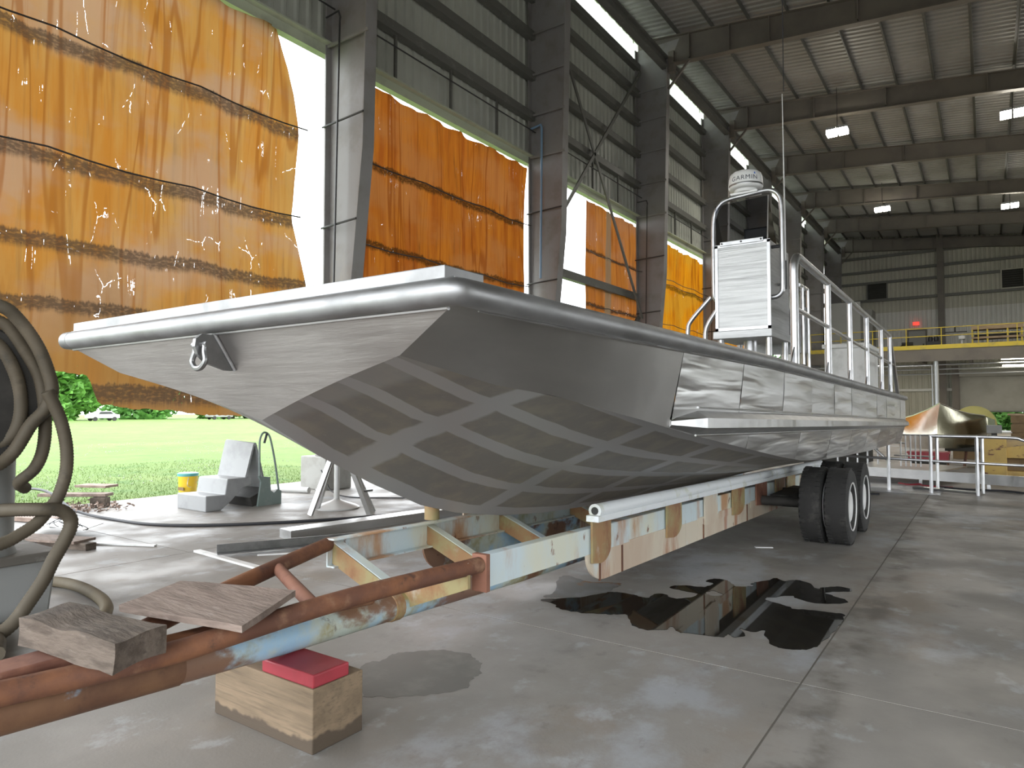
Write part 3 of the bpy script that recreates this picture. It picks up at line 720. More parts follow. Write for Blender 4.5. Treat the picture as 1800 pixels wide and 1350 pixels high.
# ------------------------------------------------------------------ tarpaulins in the wall openings
def tarp(name, label, y0, y1, z0, z1, mat, amp, nf, seed, right=None, left=None, botf=None, topf=None, ropes=(), x=-11.1):
    r = empty(name, (x, (y0+y1)/2, z0), label, 'tarp', 'orange tarps hung in the wall openings')
    def P(s, t):
        ya = left(t) if left else y0; yb = right(t) if right else y1
        zb = botf(s) if botf else z0
        zz1 = z1 + (topf(s) if topf else 0)
        z_ = lerp(zb, zz1, t); y_ = lerp(ya, yb, s)
        n1 = mnoise.noise((y_*nf*.5+seed, seed, z_*.08)); n2 = mnoise.noise((y_*nf*1.3+seed*2, 3, z_*.15)); n3 = mnoise.noise((y_*nf*3+seed, 8, z_*.3))
        env = .35+.65*(1-t)
        n4 = mnoise.noise((y_*.7+z_*.35, seed+4, z_*.5))
        d = amp*(n1*1.2 + n2*.6 + n3*.3 + .9*(.5-abs(mnoise.noise((y_*nf*.9+seed*3, 2, z_*.06)))*2))*(.55+.45*env) + amp*.6*n4
        return (x+d, y_, z_)
    w = max(24, int((y1-y0)*22)); h = 46
    b = MB(); uvs = []
    b.grid(P, w, h)
    b.uv = [(v[1], v[2]) for v in b.v]
    b.build('cloth', mat, r, recalc=False, ang=180)
    for rz in ropes:
        pts = []
        for i in range(13):
            s = i/12; yy = lerp(y0, (right((rz-z0)/(z1-z0)) if right else y1), s)
            pts.append((x+.16+amp*.5, yy, rz-.06*math.sin(math.pi*((s*3) % 1))))
        MB().tube(pts, .014, 5).build('rope', M['conduit'], r)
    return r
B1 = ((7.14, .27), (5.36, .25), (4.12, .25))
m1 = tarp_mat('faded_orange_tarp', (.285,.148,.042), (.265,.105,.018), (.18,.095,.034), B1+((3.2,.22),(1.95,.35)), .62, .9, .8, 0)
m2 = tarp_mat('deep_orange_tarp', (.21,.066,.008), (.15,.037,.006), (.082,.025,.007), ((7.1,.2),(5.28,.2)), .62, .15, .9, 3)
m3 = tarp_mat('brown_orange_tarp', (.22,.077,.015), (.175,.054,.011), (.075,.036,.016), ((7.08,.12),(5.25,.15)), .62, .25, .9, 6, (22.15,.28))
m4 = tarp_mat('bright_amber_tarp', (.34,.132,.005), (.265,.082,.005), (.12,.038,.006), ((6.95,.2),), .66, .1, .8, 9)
zr = [(0,8.95),(.35,8.8),(.36,8.72),(.54,8.42),(.8,8.58),(.95,8.34),(1,8.15)]
def t1_right(t):
    z_ = lerp(1.55, 8.9, t)
    return interp([(1.5,9.0),(3.2,8.95),(4.05,8.78),(5.3,8.42),(6.2,8.52),(7.04,8.57),(7.8,8.46),(8.3,8.33),(8.5,8.22),(8.9,8.0)], z_)
def t1_bot(s):
    y = lerp(1.9, 8.6, s)
    return interp([(2,2.3),(4.0,2.2),(4.33,2.16),(4.62,2.12),(4.68,1.9),(4.75,1.70),(5.2,1.62),(5.8,1.60),(6.3,1.52),(7.1,1.50),(8,1.55),(9,1.6)], y) + .03*mnoise.noise((y*6, 1, 2)) + .02*mnoise.noise((y*17, 1, 2))
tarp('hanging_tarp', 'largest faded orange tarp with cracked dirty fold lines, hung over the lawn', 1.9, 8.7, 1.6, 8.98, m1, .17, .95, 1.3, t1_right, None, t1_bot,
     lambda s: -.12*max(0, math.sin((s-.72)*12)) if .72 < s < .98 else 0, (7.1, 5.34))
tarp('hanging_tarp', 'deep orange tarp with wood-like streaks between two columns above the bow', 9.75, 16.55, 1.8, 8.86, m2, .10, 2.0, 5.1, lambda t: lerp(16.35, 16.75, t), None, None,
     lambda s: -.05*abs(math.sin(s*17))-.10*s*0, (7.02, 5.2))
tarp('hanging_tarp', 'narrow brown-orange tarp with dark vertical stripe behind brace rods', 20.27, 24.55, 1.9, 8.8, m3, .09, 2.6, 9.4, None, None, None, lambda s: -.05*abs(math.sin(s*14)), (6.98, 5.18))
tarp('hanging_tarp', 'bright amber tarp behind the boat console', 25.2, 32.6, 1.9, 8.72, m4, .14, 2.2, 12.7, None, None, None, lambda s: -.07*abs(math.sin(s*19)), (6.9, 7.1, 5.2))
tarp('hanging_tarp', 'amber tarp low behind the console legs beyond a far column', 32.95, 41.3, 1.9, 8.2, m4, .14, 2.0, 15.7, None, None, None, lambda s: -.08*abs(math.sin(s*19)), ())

# ------------------------------------------------------------------ outside: lawn, trees, parked cars
tag(MB().box(-260, -12.72, -80, 230, -.4, -.06).build('lawn', M['grass'], smooth=False), 'bright green lawn outside the open bays', 'lawn', kind='structure')
tag(MB().box(-12.7, 60, 66.05, 170, -.4, -.06).build('lawn', M['grass'], smooth=False), 'green ground beyond the roller door', 'lawn', kind='structure')
tag(MB().box(17.05, 60, -60, 66, -.4, -.06).box(-12.68, 17, -60, -11.95, -.4, -.06).build('yard', M['concrete'], smooth=False), 'pale concrete yard outside the open side of the hall', 'yard', kind='structure')
g = MB()
rg = random.Random(3)
for i in range(16000):
    x = -12.75 - 9*rg.random()**1.7; y = lerp(1.5, 13, rg.random()); h = lerp(.02, .05, rg.random())
    a = rg.random()*6.28; dx, dy = .006*math.cos(a), .006*math.sin(a); lx, ly = rg.uniform(-.03,.03), rg.uniform(-.03,.03)
    g.add([(x-dx,y-dy,-.06),(x+dx,y+dy,-.06),(x+lx,y+ly,-.06+h)], [(0,1,2)])
tag(g.build('grass_blades', M['grass'], smooth=False, recalc=False), 'short green grass blades along the lawn edge', 'grass', kind='stuff')
g = MB()
for i in range(3600):
    d = 1.2 + 20*rg.random()**1.3; x = -12.7-d; y = lerp(-2, 22, rg.random())
    if mnoise.noise((x*.35, y*.35, 1)) < -.02: continue
    r_ = lerp(.009, .018, rg.random())
    g.add([(x-r_,y,.02),(x,y-r_,.02),(x+r_,y,.02),(x,y+r_,.02),(x,y,.02+r_*1.3),(x,y,.02-r_)], [(0,1,4),(1,2,4),(2,3,4),(3,0,4),(1,0,5),(2,1,5),(3,2,5),(0,3,5)])
tag(g.build('clover_flowers', M['clover'], smooth=False, recalc=False), 'scattered white clover flowers in the lawn', 'flowers', kind='stuff')
g = MB()
for i in range(220):
    y = lerp(2.5, 12, rg.random()); x = -12.72-rg.random()*.16; s = lerp(.015, .05, rg.random())
    g.add([(x-s,y-s,-.07),(x+s,y-s,-.07),(x+s,y+s,-.07),(x-s,y+s,-.07),(x,y,-.06+s*1.2)], [(0,1,4),(1,2,4),(2,3,4),(3,0,4)])
tag(g.build('edge_soil', M['soil'], recalc=False), 'strip of brown soil clods along the slab edge', 'soil', kind='stuff')

def tree(loc, h, r, label, group, seed, mat='leaf', n=1500, low=.05):
    rr = random.Random(seed); x, y, z = loc
    t = empty('leafy_tree', loc, label, 'tree', group)
    MB().tube([(x,y,z), (x+.1,y,z+h*.3), (x,y+.1,z+h*.6)], [h*.03, h*.022, h*.012], 8).build('trunk', M['bark'], t)
    m = MB()
    cl = [(rr.uniform(-.8,.8)*r, rr.uniform(-.8,.8)*r, h*lerp(low+.1,.9,rr.random()), r*rr.uniform(.3,.5)) for _ in range(22)]
    for i in range(n):
        cx, cy, cz, cr = rr.choice(cl)
        d = Vector((rr.gauss(0,1), rr.gauss(0,1), rr.gauss(0,1))).normalized()*cr*rr.uniform(.7,1.05)
        p = Vector((x+cx, y+cy, z+cz)) + d
        if p.z < z+.15: p.z = z+.15
        s = h*rr.uniform(.03,.06)*(1.35 if n > 2000 else 1)
        u = Vector((rr.gauss(0,1), rr.gauss(0,1), rr.gauss(0,.6))).normalized(); w = u.orthogonal().normalized()
        m.add([p-u*s, p+w*s*.5, p+u*s, p-w*s*.5], [(0,1,2,3)])
    m.build('foliage', M[mat], t, smooth=False, recalc=False)
for i in range(7):
    tree((-124-5*(i % 2), 18.5+15.5*i, -.06), 10.5+1.5*(i % 3), 5.6, ('tall leafy tree in the row across the lawn', 'rounded pale tree in the row across the lawn')[i % 2], 'trees across the lawn', 40+i, 'leaf2' if i % 2 else 'leaf', 4500, -.08)
for i in range(4):
    tree((-3.6+4.4*i, 68.6, -.06), 4.2, 1.7, ('bushy dark tree outside the roller door', 'bushy pale tree outside the roller door')[i % 2], 'trees outside the roller door', 60+i, 'leaf2' if i % 2 else 'leaf', 3600, -.1)
for i in range(3):
    tree((-19.5-5*i, 72+11*i, -.06), 9.5, 3.6, 'green tree seen through the far bay under the console', 'trees past the far bays', 80+i, 'leaf2', 1800)
def car(x, y, label, mat):
    c = empty('parked_car', (x, y, -.06), label, 'car')
    prof = [(-2.2,.35),(-2.2,.8),(-1.4,.95),(-.8,1.4),(.9,1.42),(1.6,1.0),(2.2,.9),(2.2,.35)]
    MB().prism([(y+a, b_) for a, b_ in prof], 'x', x-.85, x+.85).build('body', M[mat], c, bevel=.08)
    MB().prism([(y-.95,1.0),(y-.7,1.34),(y+.8,1.36),(y+1.3,1.02)], 'x', x-.87, x+.87).build('window', M['black'], c, smooth=False)
    for a in (-1.4, 1.4):
        for s in (-.8, .8): MB().lathe([(.0,-.1),(.32,-.1),(.32,.1),(0,.1)], (x+s, y+a, .26), 'x', 14).build('wheel', M['rubber'], c)
car(-112, 50.5, 'white car parked far across the lawn', 'white')
car(-112, 70, 'grey car parked far across the lawn', 'tank')

# ------------------------------------------------------------------ the aluminium boat
boat = empty('work_boat', (-3, 9.5, .7), 'long bare aluminium work boat with raked flat bow, resting on the trailer', 'boat')
CX = -3.0
KEEL = [(2.11,1.55),(2.47,1.35),(2.85,1.17),(3.29,.99),(3.64,.90),(4.17,.815),(4.72,.765),(5.6,.725),(7,.695),(9,.67),(12,.65),(17.6,.62)]
CHZ = [(1.965,1.815),(2.15,1.77),(2.44,1.71),(2.79,1.67),(3.1,1.62),(3.59,1.55),(4.35,1.44),(5.7,1.28),(6.83,1.15),(7.65,1.07),(9.02,1.005),(12.45,.935),(17.6,.9)]
CHX = [(1.965,1.112),(2.15,1.16),(2.44,1.22),(2.79,1.30),(3.1,1.34),(3.59,1.38),(4.35,1.40),(17.6,1.40)]
def gz(y): return 2.0 if y < 6 else 2.0-.0125*(y-6)
def chine(y): return (interp(CHX, y), y, interp(CHZ, y))
# bow plate (raked, V-shaped lower edge)
def bow_edge(s):      # s -1..1 across
    a = abs(s)
    x = a*1.112; z = lerp(1.55, 1.815, a) + .012*math.sin(math.pi*a); y = 1.83+(2.0-z)*.62
    return (CX+s*1.112, y, z)
b = MB()
def bowfn(u, v):
    s = 2*u-1
    bx, by, bz_ = bow_edge(s)
    tx, ty, tz = CX+s*1.5, 1.83, 1.985
    return (lerp(bx,tx,v), lerp(by,ty,v), lerp(bz_,tz,v))
b.grid(bowfn, 40, 8); b.build('bow_plate', M['alu_bow'], boat)
STY = [2.11,2.2,2.32,2.47,2.65,2.85,3.05,3.29,3.5,3.64,3.85,4.17,4.45,4.72,5.1,5.6,6.2,7,8,9,10.5,12,13.5,15,16.4,17.6]
for s in (1, -1):
    b = MB(); NS = 12
    rows = []
    k0 = (CX, 2.11, 1.55)
    rows.append([bow_edge(s*j/NS) for j in range(NS+1)])
    for y in STY[1:]:
        cx_, cy_, cz_ = chine(y); kz = interp(KEEL, y)
        row = []
        for j in range(NS+1):
            f = j/NS
            row.append((CX+s*cx_*f, y, lerp(kz, cz_, f) + .03*math.sin(math.pi*f)*(1 if y > 2.6 else .5)))
        rows.append(row)
    m = NS+1
    b.v = [p for r_ in rows for p in r_]
    b.f = [(i*m+j, i*m+j+1, (i+1)*m+j+1, (i+1)*m+j) for i in range(len(rows)-1) for j in range(NS)]
    b.uv = [(p[1], abs(p[0]-CX)) for r_ in rows for j, p in enumerate(r_)]
    b.build('bottom_plate', M['alu_bottom'], boat, ang=60)
    # flared fore side plate: gunwale corner to first seam
    b = MB()
    ysd = [0]+[2.15,2.44,2.79,3.1,3.59,4.0]
    rows = []
    for i, y in enumerate(ysd):
        if i == 0: c = bow_edge(s); g_ = (CX+s*1.5, 1.83, 1.985)
        else:
            cx_, cy_, cz_ = chine(y); c = (CX+s*cx_, y, cz_); g_ = (CX+s*1.5, y, 1.985)
        rows.append([tuple(lerp(c[q], g_[q], j/6) for q in range(3)) for j in range(7)])
    b.v = [p for r_ in rows for p in r_]
    b.f = [(i*7+j, i*7+j+1, (i+1)*7+j+1, (i+1)*7+j) for i in range(len(rows)-1) for j in range(6)]
    b.build('fore_side_plate', M['alu_side'], boat, ang=60)
    PY = [4.0, 5.25, 6.5, 7.7, 8.95, 10.2, 11.5, 12.8, 14.1, 15.4, 16.5, 17.6]
    def kx_(y): return interp([(4,1.405),(5.2,1.44),(7,1.475),(9,1.495),(11,1.5)], y)
    def kz_(y): return 1.52 - .0165*(y-4)          # knuckle height at the spray strake
    for i in range(len(PY)-1):
        a, c_ = PY[i]+.004, PY[i+1]-.004
        jit = .004*((i*7) % 3)
        def up(u, v, a=a, c_=c_, jit=jit):
            y = lerp(a, c_, u); return (CX+s*(lerp(kx_(y), 1.5, v)+jit*(1-abs(2*v-1))), y, lerp(kz_(y), gz(y)-.015, v))
        b = MB(); b.grid(up, 6, 4); b.build('side_plate', M['alu_wavy'], boat, ang=60)
    QY = [4.0, 5.6, 7.3, 8.9, 10.4, 11.9, 13.4, 14.9, 16.3, 17.6]
    for i in range(len(QY)-1):
        a, c_ = QY[i]+.004, QY[i+1]-.004
        def lo(u, v, a=a, c_=c_):
            y = lerp(a, c_, u); cx_, cy_, cz_ = chine(y)
            return (CX+s*lerp(cx_, kx_(y), v), y, lerp(cz_, kz_(y), v))
        b = MB(); b.grid(lo, 6, 4); b.build('lower_side_plate', M['alu_wavy'], boat, ang=60)
    # spray strake (box section, tapered in at its nose)
    b = MB(); ysk = [4.0, 4.4, 6, 8, 10, 12, 14, 16, 17.35]
    for i, y in enumerate(ysk):
        z = kz_(y); w = .006 if i == 0 else .085
        x0 = CX+s*(kx_(y)-.01); x1 = CX+s*(kx_(y)+w)
        q = .35 if i == 0 else 1.
        b.v += [(x0,y,z+.10*q),(x1,y,z+.035*q),(x1,y,z-.03*q),(x0,y,z-.075*q)]
    n = len(ysk)
    b.f = [(i*4+j, i*4+(j+1) % 4, (i+1)*4+(j+1) % 4, (i+1)*4+j) for i in range(n-1) for j in range(4)] + [(3,2,1,0), ((n-1)*4, (n-1)*4+1, (n-1)*4+2, (n-1)*4+3)]
    b.build('spray_strake', M['alu'], boat, smooth=False)
    # weld beads above and below the strake
    for dz in (.105, -.08):
        MB().tube([(CX+s*(kx_(y)+(.02 if dz > 0 else .0)), y, kz_(y)+dz) for y in ysk[1:]], .008, 6).build('weld_bead', M['alu'], boat)
    # gunwale pipe and top flange
    gy = [1.84, 3, 4.5, 6, 8, 10, 12, 14, 16, 17.6]
    MB().tube([(CX+s*1.497, y, gz(y)-.043) for y in [1.95]+gy[1:]], [.003]+[.009]*(len(gy)-1), 6).build('weld_bead', M['alu'], boat)
    b = MB()
    for i in range(len(gy)-1):
        y0, y1 = gy[i], gy[i+1]; xo, xi = CX+s*1.50, CX+s*1.30
        b.hexa([(xi,y0,gz(y0)+.035),(xo,y0,gz(y0)+.035),(xo,y1,gz(y1)+.035),(xi,y1,gz(y1)+.035),(xi,y0,gz(y0)+.062),(xo,y0,gz(y0)+.062),(xo,y1,gz(y1)+.062),(xi,y1,gz(y1)+.062)])
    b.build('gunwale_cap', M['alu'], boat, smooth=False)
# bow roll pipe, lips and coaming
crn = [(-1.40,1.815),(-1.475,1.8155),(-1.497,1.822),(-1.505,1.842),(-1.506,1.90)]
GY = [3, 4.5, 6, 8, 10, 12, 14, 16, 17.6]
MB().tube([(CX+x, y, gz(y)+.012) for x, y in crn[::-1]][::-1][:0] + [(CX-1.40,1.815,2.012),(CX+1.40,1.815,2.012)], .049, 18).build('bow_pipe', M['alu_pipe'], boat)
for s in (1, -1):
    MB().tube([(CX-s*x, y, gz(y)+.012) for x, y in crn] + [(CX+s*1.505, y, gz(y)+.012) for y in GY], .05, 18).build('gunwale_pipe', M['alu_pipe'], boat, ang=60)
MB().tube([(CX-1.45, 1.838, 1.962), (CX+1.45, 1.838, 1.962)], .010, 8).build('bow_lip', M['alu'], boat)
MB().box(CX-1.485, CX+1.49, 1.82, 1.90, 2.045, 2.06).build('bow_flange', M['alu'], boat, smooth=False)
MB().tube([(CX-1.48, 1.835, 2.062), (CX+1.48, 1.835, 2.062)], .008, 6).build('weld_bead', M['alu_bright'], boat)
MB().box(CX-1.47, CX+1.43, 1.84, 2.07, 2.055, 2.118).build('bow_coaming', M['alu_pipe'], boat, smooth=False, bevel=.004)
MB().add([(CX-1.48,1.86,2.02),(CX+1.48,1.86,2.02),(CX+1.48,17.55,1.85),(CX-1.48,17.55,1.85)], [(0,1,2,3)]).build('deck', M['alu_dark'], boat, smooth=False, recalc=False)
tz = MB(); kz17 = interp(KEEL, 17.6)
tz.add([(CX-1.5,17.6,gz(17.6)),(CX+1.5,17.6,gz(17.6)),(CX+1.5,17.6,1.3),(CX+1.4,17.6,.9),(CX,17.6,kz17),(CX-1.4,17.6,.9),(CX-1.5,17.6,1.3)], [(0,1,2,3,4,5,6)])
tz.build('transom', M['alu'], boat, smooth=False)
# bow eye with shackle
ey = MB().prism([(1.83,1.955),(1.775,1.955),(1.745,1.93),(1.74,1.895),(1.755,1.86),(1.80,1.82),(1.90,1.79),(1.94,1.79)], 'x', CX-.012, CX+.012).build('bow_eye', M['alu_dark'], boat, smooth=False)
MB().tube([(CX-.06, 1.775, 1.905), (CX+.06, 1.775, 1.905)], .014, 8).build('shackle_pin', M['alu_dark'], ey)
MB().tube(smoothpath([(CX-.038,1.775,1.905),(CX-.04,1.772,1.87),(CX-.055,1.768,1.83),(CX-.03,1.765,1.80),(CX,1.765,1.793),(CX+.03,1.765,1.80),(CX+.055,1.768,1.83),(CX+.04,1.772,1.87),(CX+.038,1.775,1.905)], 4), .013, 8).build('shackle', M['alu_dark'], ey)
MB().tube([(CX+.014, 1.835, 1.96), (CX+.014, 1.90, 1.86), (CX+.014, 1.945, 1.79)], .009, 6).build('weld_bead', M['alu_bright'], ey)
# starboard guard rail
for s in (1,):
    posts = [7.16, 8.92, 10.5, 12.15, 13.95, 15.3]
    X = CX+s*1.45
    def tp(y): return 3.16-.011*(y-7.2)
    y0 = posts[0]
    pth = [(X,y0,gz(y0)+.05),(X,y0,2.6),(X,y0,2.98),(X,y0+.03,3.08),(X,y0+.12,tp(y0)-.01),(X,y0+.25,tp(y0))] + [(X,y,tp(y)) for y in posts[1:]]
    MB().tube(smoothpath(pth[:6], 3)+[Vector(p) for p in pth[6:]]+[Vector((X,16.6,gz(16.6)+.05))], .041, 12).build('guard_rail', M['alu_bright'], boat)
    for y in posts[1:]:
        MB().tube([(X,y,gz(y)+.05),(X,y,tp(y))], .037, 12).build('rail_post', M['alu_bright'], boat)
        MB().prism([(y-.03,gz(y)+.06),(y-.17,gz(y)+.06),(y-.03,gz(y)+.22)], 'x', X-.006, X+.006).build('gusset', M['alu_bright'], boat, smooth=False)
    MB().prism([(y0-.03,gz(y0)+.06),(y0-.2,gz(y0)+.06),(y0-.03,gz(y0)+.25)], 'x', X-.006, X+.006).build('gusset', M['alu_bright'], boat, smooth=False)
    MB().tube([(X,y0,2.62),(X,15.9,2.52)], .024, 10).build('mid_rail', M['alu'], boat)
# centre console
con = MB().box(-3.38,-2.57,10.35,11.5,2.80,4.12).build('console_body', M['console'], boat, smooth=False, bevel=.012)
MB().box(-3.42,-2.55,10.31,11.55,2.68,2.80).build('console_base', M['console'], boat, smooth=False, bevel=.01)
for x0, x1, z0, z1 in ((-3.385,-3.34,2.8,4.12),(-2.61,-2.565,2.8,4.12),(-3.385,-2.565,2.8,2.845),(-3.385,-2.565,4.08,4.125)):
    MB().box(x0,x1,10.335,10.352,z0,z1).build('console_trim', M['alu_bright'], boat, smooth=False)
MB().box(-3.3,-2.66,10.322,10.337,4.10,4.165).build('windscreen_strip', M['alu_bright'], boat, smooth=False, bevel=.006)
for x in (-3.27,-2.98,-2.69):
    MB().lathe([(0,-.012),(.014,-.012),(.014,.002),(0,.002)], (x,10.324,4.135), 'y', 10).build('bolt', M['conduit'], boat)
gl = MB(); gl.hexa([(-3.36,10.345,4.12),(-2.60,10.345,4.12),(-2.60,10.353,4.12),(-3.36,10.353,4.12),(-3.40,10.42,4.76),(-2.60,10.42,4.80),(-2.60,10.428,4.80),(-3.40,10.428,4.76)])
gl.build('windscreen', M['glass'], boat, smooth=False)
gs = MB(); gs.add([(-2.60,10.35,4.12),(-2.58,10.80,4.12),(-2.60,10.43,4.80)], [(0,1,2)]).add([(-3.38,10.35,4.12),(-3.38,10.80,4.12),(-3.40,10.43,4.76)], [(0,1,2)])
gs.build('side_screen', M['glass'], boat, smooth=False)
MB().tube([(-2.60,10.345,4.12),(-2.60,10.425,4.80)], .011, 6).build('screen_edge', M['alu_bright'], boat)
MB().box(-2.99,-2.60,10.5,10.85,4.12,4.36).build('chart_plotter', M['black'], boat, smooth=False, bevel=.02)
MB().box(-2.96,-2.63,10.494,10.5,4.16,4.33).build('plotter_bracket', M['drum_grey'], boat, smooth=False)
for x, y in ((-3.33,10.42),(-2.62,10.42),(-2.62,11.4),(-3.33,11.4)):
    MB().tube([(x,y,1.93),(x,y,2.69)], .045, 12).build('console_leg', M['alu_bright'], boat)
MB().lathe([(.11,1.93),(.10,2.0),(.10,2.69)], (-3.02,10.9,0), n=16).build('pedestal', M['alu_bright'], boat)
arch = [(-3.36,10.45,3.27),(-3.42,10.45,3.33),(-3.44,10.45,3.45),(-3.44,10.45,4.1),(-3.435,10.45,4.5),(-3.40,10.45,4.68),(-3.31,10.45,4.80),(-3.18,10.45,4.845),(-2.95,10.45,4.865),(-2.66,10.45,4.885),(-2.54,10.45,4.86),(-2.46,10.45,4.78),(-2.425,10.45,4.62),(-2.42,10.45,4.2),(-2.42,10.45,3.45),(-2.44,10.45,3.33),(-2.50,10.45,3.28),(-2.57,10.45,3.27)]
MB().tube(smoothpath(arch, 4), .036, 12).build('console_arch', M['alu_bright'], boat)
for x0, x1, z in ((-2.44,-2.57,4.02),(-3.43,-3.38,3.95)):
    MB().tube([(x0,10.45,z),(x1,10.45,z)], .026, 8).build('arch_clamp', M['black'], boat)
MB().tube([(-2.56,10.75,3.50),(-2.46,10.75,3.50)], .02, 8).tube([(-2.48,10.75,3.40),(-2.48,10.75,3.60)], .018, 8).build('latch', M['alu_dark'], boat)
for off in ((-3.83,-3.44,2.93,3.34), (-3.55,-3.36,2.88,3.12)):
    x0, x1, z0, z1 = off
    MB().tube(smoothpath([(x0,10.36,1.98),(x0,10.36,2.5),(x0,10.36,z0-.08),(x0+.06,10.36,z0+.08),(x1-.02,10.36,z1)], 5), .034, 10).build('grab_rail', M['alu_bright'], boat)
# leaning post behind the console
for y in (11.75, 12.15): MB().tube([(-2.42,y,1.93),(-2.42,y,3.62)], .028, 8).build('leaning_post', M['alu'], boat)
MB().tube([(-2.42,11.5,3.6),(-2.42,12.15,3.62),(-3.4,12.15,3.62)], .028, 8).build('leaning_rail', M['alu'], boat)
MB().box(-3.4,-2.42,12.0,12.2,2.55,3.3).build('seat_back', M['alu_dark'], boat, smooth=False)
# radar dome
dm = MB().lathe([(0,4.905),(.17,4.905),(.17,4.95),(.235,4.955),(.250,4.985),(.252,5.03),(.243,5.13),(.225,5.19),(.18,5.222),(.1,5.236),(0,5.24)], (-2.95,10.5,0), n=40).build('radar_dome', M['plastic_white'], boat, ang=80)
MB().lathe([(.2525,4.992),(.2535,4.995),(.2535,5.018),(.2525,5.02)], (-2.95,10.5,0), n=40).build('dome_band', M['alu_dark'], dm)
MB().box(-3.15,-2.75,10.38,10.62,4.878,4.906).build('dome_bracket', M['white'], dm, smooth=False)
def wrap_text(body, size, a0, zc, mat, parent, name):
    cu = bpy.data.curves.new('lettering_curve', 'FONT'); cu.body = body; cu.size = size; cu.align_x = 'CENTER'; cu.align_y = 'CENTER'; cu.space_character = 1.12
    to = bpy.data.objects.new('lettering_tmp', cu); COL.objects.link(to)
    bpy.context.view_layer.update()
    me = bpy.data.meshes.new_from_object(to.evaluated_get(bpy.context.evaluated_depsgraph_get()))
    bpy.data.objects.remove(to); bpy.data.curves.remove(cu)
    b = MB()
    for v in me.vertices:
        z_ = zc + v.co.y; rr = interp([(5.03,.2535),(5.13,.2445),(5.19,.2265)], z_) + .0012
        a = a0 + v.co.x/.248
        b.v.append((-2.95+rr*math.cos(a), 10.5+rr*math.sin(a), z_))
    b.f = [tuple(p.vertices) for p in me.polygons]
    return b.build(name, mat, parent, smooth=False)
A0 = math.atan2(-10.5, 2.95) - .10
wrap_text('GARMIN', .098, A0+.02, 5.082, M['grey_text'], dm, 'lettering')
b = MB()
for da, dz in ((.60,5.135),(.72,5.135),(.66,5.172)):
    rr = interp([(5.13,.2445),(5.19,.2265)], dz)+.0015; a = A0+da
    b.v.append((-2.95+rr*math.cos(a), 10.5+rr*math.sin(a), dz))
b.f = [(0,1,2)]; b.build('logo_triangle', M['blue_text'], dm, smooth=False)
MB().tube([(-2.55,11.2,3.9),(-2.55,11.2,4.7),(-2.56,11.2,6.62)], [.016,.013,.006], 8).build('whip_antenna', M['plastic_white'], boat)
MB().tube([(-2.55,11.2,3.5),(-2.55,11.2,3.95)], .02, 8).build('antenna_mount', M['black'], boat)
# aft locker
MB().box(-2.60,-1.86,14.5,16.2,1.88,2.80).build('locker_body', M['white'], boat, smooth=False, bevel=.015)
MB().box(-2.64,-1.82,14.46,16.24,2.80,2.89).build('locker_lid', M['white'], boat, smooth=False, bevel=.02)
tag(MB().tube(smoothpath([(-2.3,8.9,2.05),(-2.1,9.2,2.14),(-1.85,9.0,2.12),(-1.9,8.7,2.06),(-2.2,8.75,2.1),(-2.2,9.1,2.16)], 5), .05, 8).build('deck_hose', M['cable']), 'black hose coil on the boat deck by the railing', 'hose')

# ------------------------------------------------------------------ the trailer
tr = empty('boat_trailer', (-3, 8, 0), 'rusty pale blue boat trailer with long tongue under the boat', 'trailer')
def rt_(y): return .755-.02*(y-3.2)       # rail top
MB().tube([(-2.95,.25,.545),(-2.95,1.0,.51),(-2.95,2.2,.447),(-2.95,3.0,.425),(-2.95,4.34,.375),(-2.95,12.5,.27)], .078, 16).build('centre_tube', M['paint_blue'], tr)
MB().tube([(-2.95,.22,.546),(-2.95,1.0,.511),(-2.95,1.66,.475)], .0825, 16).build('tongue_sleeve', M['rust_sleeve'], tr)
MB().tube([(-2.95,2.95,.427),(-2.95,3.02,.425)], .086, 16).build('tube_collar', M['bracket'], tr)
MB().box(-2.50,-2.395,3.185,3.225,.545,.762).build('rail_end_plate', M['rust_channel'], tr, smooth=False, bevel=.004)
MB().tube(smoothpath([(-2.445,3.20,.70),(-2.56,2.3,.690),(-2.65,1.72,.650),(-2.72,1.50,.622),(-2.84,1.15,.600),(-2.90,.7,.615),(-2.92,.3,.63)], 5), .047, 14).build('tongue_pipe', M['rust'], tr)
MB().tube(smoothpath([(-3.60,3.05,.715),(-3.35,2.33,.680),(-3.09,1.66,.645),(-2.98,1.28,.59)], 5), .045, 14).build('tongue_pipe', M['rust'], tr)
MB().tube([(-3.43,2.52,.685),(-2.60,2.13,.675)], .034, 12).build('brace_pipe', M['rust_channel'], tr)
MB().tube([(-3.02,1.25,.575),(-2.86,2.05,.60),(-2.72,2.6,.60)], .036, 12).build('tongue_pipe', M['rust'], tr)
MB().box(-3.06,-2.9,.3,1.24,.585,.665).build('tongue_channel', M['rust_channel'], tr, smooth=False, bevel=.008)
